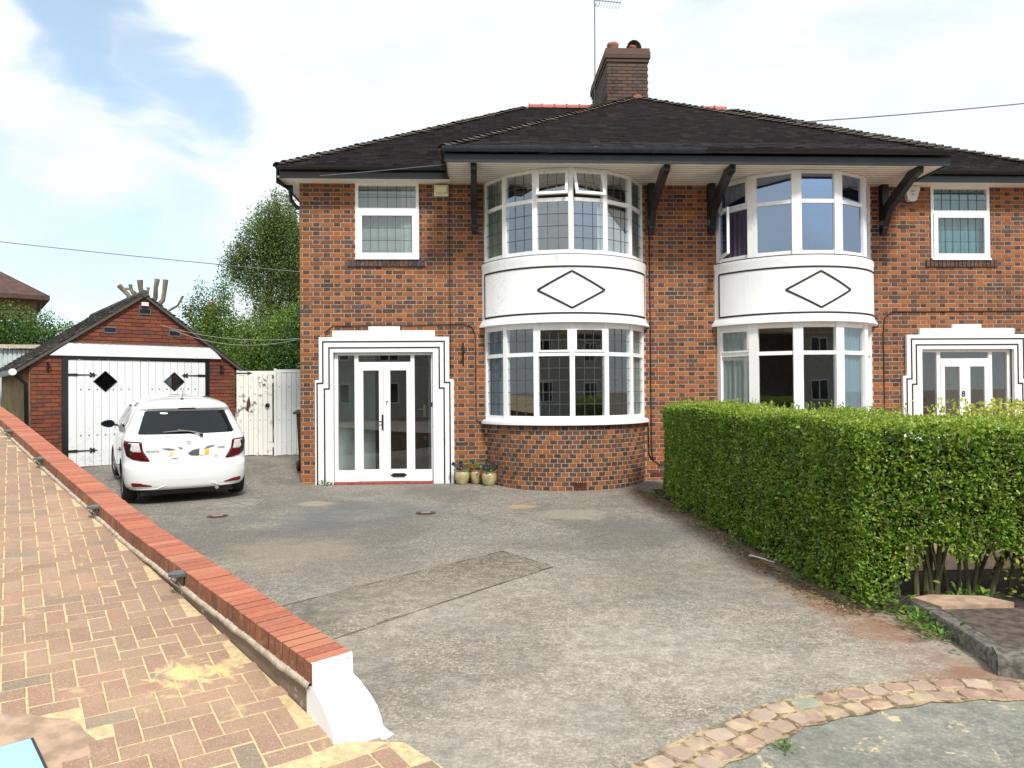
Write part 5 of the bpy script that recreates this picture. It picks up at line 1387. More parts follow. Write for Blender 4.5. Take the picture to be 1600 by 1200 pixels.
def patch(b_, poly, fn, off=.006, rows=10, cols=12, m=0, skirt=.004):
    zs_ = [p_[1] for p_ in poly]; z0, z1 = min(zs_)+1e-4, max(zs_)-1e-4; V = []; 
    for i in range(rows+1):
        z = z0+(z1-z0)*i/rows; xs_ = []
        for k_ in range(len(poly)):
            (xa, za), (xb, zb) = poly[k_], poly[(k_+1) % len(poly)]
            if (za-z)*(zb-z) <= 0 and abs(za-zb) > 1e-9: xs_.append(xa+(xb-xa)*(z-za)/(zb-za))
        a, c_ = min(xs_), max(xs_)
        for j in range(cols+1):
            edge = i in (0, rows) or j in (0, cols); V.append(fn(a+(c_-a)*j/cols, z, -skirt if edge else off))
    F_ = [(i*(cols+1)+j, i*(cols+1)+j+1, (i+1)*(cols+1)+j+1, (i+1)*(cols+1)+j) for i in range(rows) for j in range(cols)]
    b_.add(V, F_, m)
def line(b_, pts, fn, w_=.005, off=.001, seg=8, m=0):
    P_ = []
    for (a, c_) in zip(pts, pts[1:]):
        for i in range(seg): f = i/seg; P_.append(fn(a[0]+(c_[0]-a[0])*f, a[1]+(c_[1]-a[1])*f, off))
    P_.append(fn(pts[-1][0], pts[-1][1], off)); b_.tube(P_, w_, 5, m)
m, nt, b = newmat('car_glass'); b.inputs['Base Color'].default_value = (.006, .009, .012, 1); b.inputs['Roughness'].default_value = .04; b.inputs['IOR'].default_value = 1.5; M['car_glass'] = m
P_ = MB(); patch(P_, [(-.675, 1.015), (-.655, .99), (.655, .99), (.675, 1.015), (.565, 1.33), (-.565, 1.33)], rear, .005, 12, 24); rw = P_.build('rear_window', M['car_glass'], CAR, smooth='all')
P_ = MB(); patch(P_, [(-.13, 1.352), (.13, 1.352), (.12, 1.378), (-.12, 1.378)], rear, .006, 3, 8); P_.build('brake_light', M['tail_red'], CAR, smooth='all')
for s in (-1, 1):
    S_ = (lambda s: (lambda x, z, off=0: rear(s*x, z, off)))(s)
    P_ = MB(); patch(P_, [(.60, .915), (.815, .925), (.832, .86), (.80, .70), (.72, .655), (.52, .615), (.50, .64), (.585, .78)], S_, .012, 14, 10)
    tl = P_.build('tail_light', M['tail_red'], CAR, smooth='all')
    P_ = MB(); patch(P_, [(.625, .90), (.775, .905), (.775, .80), (.70, .745), (.60, .745), (.60, .79)], S_, .016, 8, 8); P_.build('clear_lens', M['tail_clear'], tl, smooth='all')
    P_ = MB(); patch(P_, [(.70, .90), (.775, .905), (.80, .80), (.765, .70), (.70, .675), (.735, .76)], S_, .018, 8, 5); P_.build('smoked_lens', M['glass_dark'] if False else M['trim_black'], tl, smooth='all')
    P_ = MB(); patch(P_, [(.42, .285), (.70, .315), (.74, .335), (.74, .30), (.70, .265), (.44, .265)] if False else [(.46, .268), (.73, .262), (.75, .30), (.73, .335), (.62, .325), (.47, .285)], S_, .004, 6, 10); P_.build('reflector', M['reflector'], CAR, smooth='all')
    P_ = MB(); line(P_, [(0, .545), (.35, .55), (.47, .585), (.52, .625)], S_, .0035, -.001); line(P_, [(.60, .92), (.66, 1.0), (.60, 1.2), (.50, 1.345), (0, 1.352)], S_, .003, -.001); P_.build('tailgate_gap', M['lead_grey'], CAR)
    P_ = MB(); line(P_, [(.30, .285), (.42, .235), (.74, .225)], S_, .007, .0); P_.build('bumper_crease', M['car_white'], CAR, smooth=True)
    for w_i, pts in enumerate(([(.72, 1.02), (1.05, 1.03), (1.42, 1.02), (1.42, 1.335), (1.0, 1.30), (.80, 1.16)], [(1.48, 1.02), (2.40, 1.02), (2.02, 1.32), (1.9, 1.345), (1.48, 1.345)])):
        P_ = MB(); patch(P_, pts, side_(s), .004, 8, 10); P_.build('side_window', M['car_glass'], CAR, smooth='all')
    P_ = MB(); line(P_, [(1.45, .3), (1.45, 1.0)], side_(s), .003, -.001); line(P_, [(2.55, .3), (2.5, 1.0)], side_(s), .003, -.001); P_.build('door_gap', M['lead_grey'], CAR)
    P_ = MB(); P_.tube([side_(s)(1.6, .90, .01), side_(s)(1.62, .90, .03), side_(s)(1.80, .90, .03), side_(s)(1.82, .90, .01)], .012, 6); P_.build('door_handle', M['car_white'], CAR, smooth=True)
    # mirror
    P_ = MB(); cx, cy, cz = s*.95, 2.28, 1.0; n = 12; V = []; 
    for (yy, sc_) in ((-.05, .92), (-.03, 1.0), (.02, .98), (.07, .75), (.10, .3)):
        for j in range(n):
            a = 2*PI*j/n; V.append((cx + .105*sc_*math.cos(a)*(1.0), cy+yy, cz+.062*sc_*math.sin(a)*(1 - .25*math.cos(a)*s)))
    P_.v = V; P_.f = [(i*n+j, i*n+(j+1) % n, (i+1)*n+(j+1) % n, (i+1)*n+j) for i in range(4) for j in range(n)] + [tuple(range(n))[::-1], tuple(4*n+j for j in range(n))]; P_.m = [0]*len(P_.f)
    P_.bar((s*.80, 2.30, .97), (s*.88, 2.28, .98), .04, .03)
    mi = P_.build('door_mirror', M['trim_black'], CAR, smooth=True)
    P_ = MB(); V = [(cx+.09*math.cos(2*PI*j/n), cy-.0515, cz+.052*math.sin(2*PI*j/n)*(1-.25*math.cos(2*PI*j/n)*s)) for j in range(n)]; P_.add(V, [tuple(range(n))]); P_.build('mirror_glass', M['car_glass'], mi)
    for wy, wn_, turn in ((.62, 'rear', 0), (3.13, 'front', R(6))):
        w_ = thing('wheel', 'x', 'x', (s*.735, wy, .292)); 
        for k_ in ('label', 'category'): del w_[k_]
        w_.parent = CAR; w_.rotation_euler = (0, 0, turn)
        # wheel as a mesh part: tyre, with the rim under it
        bpy.data.objects.remove(w_)
        P_ = MB(); P_.lathe([(.19, -.09), (.27, -.095), (.288, -.075), (.292, -.03), (.292, .03), (.288, .075), (.27, .095), (.19, .09), (.19, -.09)], (0, 0, 0), 36, axis='x'); ty = P_.build('wheel', M['rubber'], CAR, smooth=True); ty.location = (s*.735, wy, .292); ty.rotation_euler = (0, 0, turn)
        P_ = MB(); P_.lathe([(0, s*.07), (.05, s*.075), (.06, s*.06), (.17, s*.055), (.19, s*.085), (.19, -s*.02), (0, -s*.02)], (0, 0, 0), 30, axis='x')
        for k_ in range(10): a = 2*PI*k_/10; P_.bar((s*.07, .04*math.cos(a), .04*math.sin(a)), (s*.072, .185*math.cos(a), .185*math.sin(a)), .028, .02, up=(1, 0, 0))
        P_.build('rim', M['alloy'], ty, smooth=True)
P_ = MB(); P_.box(-.62, .62, .16, 3.7, .13, .40); P_.build('underbody_shade', M['trim_black'], CAR)  # black underbody box hung low to stand in for the shadow under the car
P_ = MB(); P_.lathe([(.0, .03), (.025, .03), (.028, .16), (.02, .16), (.018, .05)], (.38, 0, .20), 10, axis='y'); P_.build('exhaust', M['manhole_metal'], CAR, smooth=True)
P_ = MB(); pv_ = rear(.17, .975, .02); P_.lathe([(0, -.03), (.022, -.03), (.026, .0), (.026, .03)], (pv_.x, pv_.y, pv_.z), 10, axis='y')
P_.tube([rear(.17, .975, .045), rear(.02, 1.01, .04), rear(-.14, 1.045, .03)], [.013, .010, .008], 6); P_.tube([rear(.12, 1.012, .025), rear(-.10, 1.028, .028), rear(-.33, 1.02, .02)], [.008, .016, .006], 6); P_.build('wiper', M['trim_black'], CAR, smooth=True)
P_ = MB(); P_.lathe([(0, .02), (.02, .015), (.032, 0)], (-.03, .62, 1.477), 10); P_.tube([(-.03, .62, 1.49), (-.02, .50, 1.66)], [.006, .003], 6); P_.build('roof_antenna', M['trim_black'], CAR)
P_ = MB(); patch(P_, [(-.27, .665), (.27, .665), (.27, .785), (-.27, .785)], rear, .003, 4, 8, skirt=.002); npz = P_.build('plate_recess', M['car_white'], CAR, smooth='all')
P_ = MB(); patch(P_, [(-.265, .675), (-.235, .675), (-.14, .775), (-.265, .782)], rear, .007, 4, 4); P_.build('number_plate', M['plate_pale'], CAR)
P_ = MB(); patch(P_, [(.195, .675), (.28, .678), (.28, .785), (.21, .785)], rear, .008, 4, 4); patch(P_, [(.12, .67), (.20, .675), (.20, .70), (.15, .69)], rear, .008, 3, 4); P_.build('number_plate', M['plate_yellow'], CAR)
P_ = MB(); patch(P_, [(-.035, .72), (.03, .68), (.14, .675), (.155, .70), (.15, .79), (.07, .785)], rear, .012, 6, 6); P_.build('plate_blot', M['trim_black'] if False else M['lamp_grey'], CAR)  # dark leaf-shaped blot laid over the plate, no part of the car
P_ = MB()
for pts in ([(-.38, .812), (-.29, .785), (-.17, .775), (-.18, .79), (-.27, .812)], [(-.15, .82), (-.10, .785), (-.085, .79), (-.085, .815)], [(.19, .76), (.21, .78), (.38, .822), (.36, .835), (.25, .825)]):
    patch(P_, pts, rear, .012, 4, 5)
P_.build('garnish', M['lead_grey'], CAR)
def rtext(txt, x, z, size):
    p_ = rear(x, z, .004); e = .05; q_ = rear(x+e, z, .004); ang = math.atan2(q_.y-p_.y, e)
    return text_mesh(txt, size, M['lead_grey'], CAR, p_, (PI/2-.06, 0, ang), .002, 'badge')
rtext('TOYOTA', -.47, .765, .042); rtext('YARIS', .44, .79, .042); rtext('HYBRID', -.19, .655, .026); rtext('VVT', .37, .66, .026)
P_ = MB(); c_ = rear(0, .88, .004)
for (rx, rz_) in ((.032, .022), (.012, .02)): P_.tube([(c_.x+rx*math.cos(a*PI/8), c_.y, c_.z+rz_*math.sin(a*PI/8)) for a in range(17)], .0022, 5)
P_.build('emblem', M['chrome'], CAR)

# ------------------------------------------------------------------ foliage tools
def leafcloud(name, P, A, Nn, Ls, Ws, mats, parent=None, midx=None, fold=.25):
    """P base points, A leaf axis, Nn leaf normals (all n x 3), lengths, widths"""
    n = len(P); A = A/np.linalg.norm(A, axis=1, keepdims=True); Sd = np.cross(A, Nn); Sd /= np.linalg.norm(Sd, axis=1, keepdims=True)+1e-9; Nn = np.cross(Sd, A)
    L_ = Ls[:, None]; W_ = Ws[:, None]
    V = np.stack([P, P+A*L_*.3-Sd*W_*.5+Nn*W_*fold, P+A*L_*.72-Sd*W_*.38+Nn*W_*fold, P+A*L_, P+A*L_*.72+Sd*W_*.38+Nn*W_*fold, P+A*L_*.3+Sd*W_*.5+Nn*W_*fold], axis=1).reshape(-1, 3)
    b0 = np.arange(n)[:, None]*6
    F_ = np.concatenate([b0+np.array([[0, 3, 2, 1]]), b0+np.array([[0, 5, 4, 3]])], axis=1).reshape(-1, 4)
    mi = None if midx is None else np.repeat(midx, 2)
    return fastmesh(name, V, F_, mats, parent, mi)
def rdir(n): v = rng.normal(size=(n, 3)); return v/np.linalg.norm(v, axis=1, keepdims=True)
def nz3(P, sc, seed=0):    # cheap smooth noise by summed sines
    r = np.random.default_rng(seed); o = np.zeros(len(P))
    for k_ in range(6): w_ = r.normal(size=3)*sc*(1+k_*.5); o += np.sin(P@w_ + r.uniform(0, 6))/(1+k_*.4)
    return o/2.4

# ------------------------------------------------------------------ hedge
HG = thing('hedge', 'clipped green privet hedge between the drive and the neighbouring front garden', 'hedge', (-.5, -4.2, 0))
HX0, HX1, HY0, HY1 = -.90, -.16, -7.42, -1.25
def toptop(x, y): return 1.375 + .02*np.sin(y*1.7+1) - .05*np.clip((x+.3), 0, 3) - .05*np.clip((-y-6.4), 0, 1)
Pl = []; Nl = []; Kl = []
def addface(n, fx, fn_, kind):
    a = rng.random((n, 2)); Pp = fx(a[:, 0], a[:, 1]); Nn = np.tile(np.array(fn_, float), (n, 1)); Pl.append(Pp); Nl.append(Nn); Kl.append(np.full(n, kind))
DEN = 5200
ln = HY1-HY0
addface(int(ln*1.38*DEN*1.25), lambda u, v: np.stack([HX0+0*u, HY0+u*ln, .03+v*(toptop(HX0, HY0+u*ln)-.03)], 1), (-1, 0, 0), 0)
addface(int(ln*.74*DEN), lambda u, v: np.stack([HX0+v*(HX1-HX0), HY0+u*ln, toptop(HX0+v*(HX1-HX0), HY0+u*ln)], 1), (0, 0, 1), 1)
addface(int(.74*1.3*DEN), lambda u, v: np.stack([HX0+u*(HX1-HX0), HY1+0*u, .05+v*1.3], 1), (0, 1, 0), 0)
addface(int(4.3*DEN*1.5), lambda u, v: np.stack([HX0+u*4.3, HY0+0*u, np.where(u*4.3 < .22, .06, np.where(u*4.3 < .5, .06+(u*4.3-.22)*1.25, .42+.04*np.sin(u*23)+.05*np.sin(u*61))) + v*(toptop(HX0+u*4.3, HY0)-np.where(u*4.3 < .22, .06, np.where(u*4.3 < .5, .06+(u*4.3-.22)*1.25, .42)))], 1), (0, -1, 0), 0)
addface(int(3.5*.75*DEN), lambda u, v: np.stack([HX1+u*3.5, HY0+v*.75, toptop(HX1+u*3.5, HY0+v*.75)], 1), (0, 0, 1), 1)
addface(int(3.5*.9*DEN*.3), lambda u, v: np.stack([HX1+u*3.5, HY0+.75+0*u, .5+v*.75], 1), (0, 1, 0), 0)
addface(int(3.9*.75*DEN*.35), lambda u, v: np.stack([-.5+u*3.9, HY0+v*.75, .43+.03*np.sin(u*30)], 1), (0, 0, -1), 0)
P = np.concatenate(Pl); Nn = np.concatenate(Nl); Kk = np.concatenate(Kl)
# round the clipped edges, push the surface in and out
zt_ = toptop(P[:, 0], P[:, 1]); rr = .10
dxy = np.minimum(P[:, 0]-HX0, P[:, 1]-HY0); dz_ = zt_-P[:, 2]
cor = (dxy < rr) & (dz_ < rr); q1 = rr-dxy[cor]; q2 = rr-dz_[cor]; qq = np.hypot(q1, q2); ex = np.clip(qq-rr, 0, None); P[cor, 2] -= ex*.8*q2/(qq+1e-6)
P[cor, 0] += np.where(P[cor, 0]-HX0 < rr, ex*.7, 0); P[cor, 1] += np.where(P[cor, 1]-HY0 < rr, ex*.7, 0)
dsp = nz3(P, 2.2, 3)*.030 + nz3(P, 7, 4)*.022 + nz3(P, 17, 5)*.014
low = np.clip(.35-P[:, 2], 0, .35)*(Kk == 0)
depth = rng.random(len(P))**1.6*.10
P = P + Nn*(dsp - depth + low*.10*(Nn[:, 2] == 0))[:, None]
# the bottom gets thin and ragged
keep = rng.random(len(P)) < np.clip(.45+P[:, 2]*2.2+nz3(P, 4, 8)*.5, .15, 1)
P, Nn, Kk = P[keep], Nn[keep], Kk[keep]; n = len(P)
tt_ = np.clip((P[:, 1]+3.3)/2.1, 0, 1); P[:, 0] += .30*tt_*tt_*np.clip((-.1-P[:, 0])/.8, 0, 1)
A = Nn*.55 + rdir(n)*.8 + np.array([0, 0, .25]); Lf = Nn*.9 + rdir(n)*.55 + np.array([0, 0, .35])
Ls = rng.uniform(.018, .042, n); Ls[Kk == 1] *= .8
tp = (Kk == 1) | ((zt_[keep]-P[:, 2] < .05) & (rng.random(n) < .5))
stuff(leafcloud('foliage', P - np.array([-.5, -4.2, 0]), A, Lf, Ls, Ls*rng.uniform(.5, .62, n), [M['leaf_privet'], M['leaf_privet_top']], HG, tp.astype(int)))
b_ = MB(); b_.box(HX0+.14, HX1-.12, HY0+.45, -3.0, .10, 1.24); b_.box(HX0+.42, HX1-.12, -3.0, HY1-.14, .10, 1.24); b_.box(HX1-.12, 3.2, HY0+.13, HY0+.62, .56, 1.16); b_.box(HX0+.14, HX1-.12, HY0+.16, HY0+.45, .5, 1.2)  # dark boxes added inside the hedge to block seeing through the leaves
m, nt, b = newmat('hedge_core'); b.inputs['Base Color'].default_value = (.018, .022, .008, 1); b.inputs['Roughness'].default_value = 1; M['hedge_core'] = m
o = b_.build('dark_core', M['hedge_core'], HG); o.location = (.5, 4.2, 0)
# stray shoots above the clipped top and brown twigs showing in the face
b_ = MB(); sp_ = []; sa_ = []
for i in range(150):
    y = random.uniform(HY0+.05, HY1-.1); x = random.uniform(HX0+.02, HX1) if random.random() < .6 or y > HY0+.7 else random.uniform(HX0, 3); z = float(toptop(x, y))-.02; h = random.uniform(.03, .11); lx2, ly2 = random.uniform(-.03, .03), random.uniform(-.03, .03)
    if y > -3.2: x = max(x, -.6)
    b_.tube([(x, y, z-.05), (x+lx2, y+ly2, z+h)], .0018, 4)
    for k_ in range(5): f = .3+.7*k_/4; sp_.append((x+lx2*f, y+ly2*f, z+h*f)); sa_.append((random.uniform(-1, 1), random.uniform(-1, 1), .7))
for i in range(170):
    y = random.uniform(HY0+.1, -3.2); z = random.uniform(.08, 1.25); x = HX0-.01+random.uniform(-.03, .02)
    b_.tube([(x+.06, y, z), (x, y+random.uniform(-.05, .05), z+random.uniform(-.02, .07)), (x-.01, y+random.uniform(-.1, .1), z+random.uniform(0, .12))], .0024, 4)
for i in range(110):
    x = random.uniform(HX0+.1, 2); z = random.uniform(.5, 1.15); b_.tube([(x, HY0+.05, z), (x+random.uniform(-.05, .05), HY0-.015, z+.04), (x+random.uniform(-.1, .1), HY0-.02, z+random.uniform(0, .14))], .0024, 4)
o = stuff(b_.build('twigs', M['trunk_green'], HG)); o.location = (.5, 4.2, 0)
sp_ = np.array(sp_); sa_ = np.array(sa_); ls_ = rng.uniform(.022, .036, len(sp_))
o = stuff(leafcloud('shoots', sp_, sa_, rdir(len(sp_))*.6+np.array([0, 0, .8]), ls_, ls_*.5, [M['leaf_privet_top']], HG)); o.location = (.5, 4.2, 0)
# stems at the open foot
for (x, y, lx_, r_) in ((-.33, -7.18, .02, .017), (-.27, -7.2, .03, .021), (-.235, -7.22, -.05, .015), (-.19, -7.2, .06, .020), (-.16, -7.15, .14, .017), (-.10, -7.0, .03, .014), (.0, -7.05, -.08, .014), (.06, -7.1, .02, .013), (.12, -7.12, -.04, .016), (.17, -7.1, .12, .015), (.22, -7.05, .22, .016), (.30, -7.1, .28, .019), (.36, -7.0, .3, .016), (.46, -7.1, .1, .015), (.6, -7.1, -.1, .018), (.8, -7.1, .1, .018), (1.05, -7.1, -.1, .018), (-.42, -7.1, -.04, .012), (-.48, -7.15, .02, .010)):
    b_ = MB(); b_.tube([(x, y, .0), (x+lx_*.25, y+.01, .18), (x+lx_*.7, y+.02, .38), (x+lx_*1.3, y+.0, .66)], [r_*1.25, r_, r_*.9, r_*.7], 7)
    b_.tube([(x+lx_*.3, y+.01, .2), (x+lx_*.2-.06, y-.03, .36), (x+lx_*.2-.09, y-.02, .55)], [r_*.5, r_*.4, r_*.3], 5)
    o = b_.build('stem', M['trunk_green'], HG, smooth=True); o.location = (.5, 4.2, 0)

# ------------------------------------------------------------------ ground beside the hedge
def flat(name, poly, z, m, parent=None): 
    b_ = MB(); b_.add([(x, y, z) for x, y in poly], [tuple(range(len(poly)))]); return struct(b_.build(name, m, parent))
flat('soil_bed', [(-.86, -1.2), (-.88, -3), (-.87, -5), (-.85, -6.2), (-.80, -7.1), (-.66, -7.5), (-.50, -7.62), (5, -7.62), (5, -6.4), (-.05, -6.4), (-.05, -1.2)], .008, M['soil'])
flat('garden_path', [(-.05, -6.4), (6.6, -6.4), (6.6, -.05), (-.05, -.05)], .012, M['concrete_pink'])
b_ = MB(); poly = [(-.56, -7.50), (-.40, -7.44), (-.05, -7.50), (.05, -7.66), (-.50, -7.72)]
b_.prism(poly, lambda u, v, d: (u, v, d), -.02, .118); struct(b_.build('concrete_edging', M['concrete_pink']))
b_ = MB(); poly = [(-.50, -7.722), (6, -7.722), (6, -8.75), (-.15, -8.72), (-.67, -8.50), (-.55, -8.1)]
b_.prism(poly, lambda u, v, d: (u, v, d), -.02, .10); fp = struct(b_.build('footpath', M['path_dark']))
KB = thing('kerb', 'worn dark kerb stones along the drive mouth, ending in a rounded corner stone', 'kerb', (-.62, -8, 0))
def kerbstone(a, c_, w_, h, name='kerb_stone_block'):
    a, c_ = Vector(a), Vector(c_); d = (c_-a).normalized(); nn = Vector((-d.y, d.x)); b_ = MB(); k_ = 8; vs = []; fs = []
    prof = [(-.0, -.04), (-.004, h*.75), (.012, h*.97), (.03, h), (w_-.01, h+.002), (w_, h-.03), (w_, -.04)]
    for i in range(k_+1):
        p_ = a.lerp(c_, i/k_)
        for t_, z in prof: q_ = p_+nn*(t_+.004*mnoise.noise(Vector((p_.x*9, p_.y*9, t_*20)))); vs.append((q_.x+.62, q_.y+8, z+.004*mnoise.noise(Vector((p_.x*12, p_.y*12, z*30)))))
    L_ = len(prof)
    for i in range(k_):
        for j in range(L_-1): q_ = i*L_+j; fs.append((q_, q_+1, q_+L_+1, q_+L_))
    fs += [tuple(range(L_)), tuple(k_*L_+j for j in range(L_))[::-1]]
    b_.add(vs, fs); return b_.build('kerb_stone', M['kerb_stone'], KB, smooth=True)
kerbstone((-.585, -7.48), (-.625, -7.93), .10, .10); kerbstone((-.627, -7.94), (-.70, -8.40), .10, .10)
kerbstone((-.705, -8.41), (-.755, -8.55), .12, .10); kerbstone((-.755, -8.56), (-.28, -8.82), .17, .108); kerbstone((-.27, -8.825), (.4, -9.1), .17, .108)
# weeds, seedlings, fallen leaves
def sprig(name, x, y, z, n, spread, h, L0, m, label, cat, group=None, stems=True):
    P = rng.normal(size=(n, 3))*np.array([spread, spread, 0]) + np.array([0, 0, 0]); P[:, 2] = np.abs(rng.normal(size=n))*h
    A = P*np.array([1, 1, .2])/spread*.6 + rdir(n)*.6 + np.array([0, 0, .35]); Nn_ = rdir(n)*.5+np.array([0, 0, 1.])
    Ls = rng.uniform(.6, 1.2, n)*L0
    t = thing(name, label, cat, (x, y, z), 0, group)
    leafcloud('leaves', P, A, Nn_, Ls, Ls*.5, [M[m]], t, fold=.2)
    b_ = MB()
    for i in range(0, n, max(1, n//10)): b_.tube([(P[i, 0]*.2, P[i, 1]*.2, 0), tuple(P[i])], .0022, 4)
    b_.build('stalk', M['trunk_green'], t); return t
WG = 'weeds along the foot of the hedge'
sprig('weed', -.73, -7.42, .01, 110, .085, .07, .055, 'leaf_weed', 'fresh green leafy weed growing where the hedge meets the kerb', 'weed', WG)
sprig('weed', -.68, -7.78, .01, 90, .07, .05, .05, 'leaf_weed', 'low green weed against the second kerb stone', 'weed', WG)
sprig('weed', -.73, -8.02, .01, 60, .06, .04, .045, 'leaf_weed', 'small light green weed nearest the rounded kerb corner', 'weed', WG)
sprig('weed', -.92, -6.6, .01, 70, .08, .05, .045, 'leaf_weed', 'straggling green weed under the near end of the hedge face', 'weed', WG)
sprig('weed', -1.02, -3.3, .01, 70, .12, .03, .04, 'leaf_weed', 'yellow green weed patch under the middle of the hedge face', 'weed', WG)
sprig('weed', -1.02, -4.4, .01, 60, .12, .03, .04, 'leaf_bush_light', 'flat pale weed beside the drive halfway along the hedge', 'weed', WG)
sprig('weed', -.95, -5.3, .01, 60, .10, .04, .04, 'leaf_weed', 'small weed beside the white stick of litter', 'weed', WG)
sprig('weed', -1.0, -2.1, .01, 70, .10, .04, .04, 'leaf_bush_light', 'sprawling weed at the house end of the hedge', 'weed', WG)
sprig('weed', -.12, -7.36, .02, 70, .05, .05, .05, 'leaf_weed', 'tuft of green seedlings at the foot of the hedge stems', 'weed', WG)
sprig('weed', .02, -7.42, .02, 40, .05, .06, .06, 'leaf_weed', 'broad leaved seedling in front of the dark hedge stems', 'weed', WG)
sprig('weed', .30, -7.75, .11, 80, .07, .05, .055, 'leaf_weed', 'bright broad leaved weed on the dark footpath at the right edge', 'weed', WG)
sprig('weed', -6.22, -.10, .0, 60, .05, .05, .05, 'leaf_weed', 'small green weed at the left foot of the white door surround', 'weed')
sprig('weed', -2.27, -9.28, .02, 40, .02, .01, .02, 'leaf_weed', 'tiny green tuft between the setts', 'weed')
t = thing('yellow_shrub', 'yellow leaved shrub at the right edge beside the hedge stems', 'shrub', (.62, -7.32, .0))
n = 900; P = rng.normal(size=(n, 3))*np.array([.12, .12, .17])+np.array([0, 0, .27]); Ls = rng.uniform(.03, .055, n)
leafcloud('foliage', P, rdir(n)+np.array([0, 0, .2]), rdir(n)+np.array([0, -.3, .6]), Ls, Ls*.55, [M['leaf_yellow']], t)
b_ = MB()
for i in range(7): a = i*.9; b_.tube([(0, 0, 0), (.06*math.cos(a), .06*math.sin(a), .2), (.14*math.cos(a), .14*math.sin(a), .42)], [.008, .006, .003], 5)
b_.build('stem', M['trunk_green'], t)
for k_, (x, y, h, lab) in enumerate(((1.35, -5.9, 1.42, 'yellow green shrub showing over the right end of the hedge'), (2.1, -5.8, 1.40, 'yellow shrub top behind the hedge in front of the right hand door'))):
    t = thing('yellow_shrub', lab, 'shrub', (x, y, .0)); n = 2600
    P = rng.normal(size=(n, 3))*np.array([.34, .25, .16])+np.array([0, 0, h-.28]); Ls = rng.uniform(.03, .055, n); P[:, 2] = np.minimum(P[:, 2], h+.05*rng.random(n))
    leafcloud('foliage', P, rdir(n)+np.array([0, 0, .5]), rdir(n)+np.array([0, -.3, .8]), Ls, Ls*.6, [M['leaf_yellow']], t)
    b_ = MB()
    for i in range(7): a = i*.9; b_.tube([(0, 0, 0), (.1*math.cos(a), .1*math.sin(a), .6), (.3*math.cos(a), .2*math.sin(a), h-.2)], [.015, .012, .006], 5)
    b_.build('stem', M['trunk_green'], t)
# leaf litter at the hedge foot
n = 3500; y_ = rng.uniform(-7.5, -1.2, n); x_ = -.93 - np.abs(rng.normal(size=n))*.11 + .06*np.sin(y_*1.3)
P = np.stack([x_, y_, np.full(n, .012)], 1); Ls = rng.uniform(.012, .03, n)
stuff(leafcloud('leaf_litter', P, rdir(n)*np.array([1, 1, .15]), np.tile([0, 0, 1.], (n, 1))+rdir(n)*.3, Ls, Ls*.5, [M['leaf_litter']]), 'fallen brown leaves and twigs along the foot of the hedge', 'leaf litter')
n = 500; P = np.stack([rng.uniform(-.7, .6, n), rng.uniform(-7.7, -7.2, n), np.full(n, .015)], 1); P[:, 2] += np.where(P[:, 1] < -7.5, .105, 0); Ls = rng.uniform(.012, .03, n)
t = thing('litter_stick', 'thin white stick of litter lying beside the foot of the hedge', 'litter', (-.975, -5.89, .012), R(-68))
b_ = MB(); b_.tube([(-.15, 0, 0), (-.02, .008, .003), (.15, -.005, .001)], [.010, .007, .005], 6); b_.box(-.16, -.11, -.014, .014, -.004, .010); b_.build('stick', M['litter_white'], t)

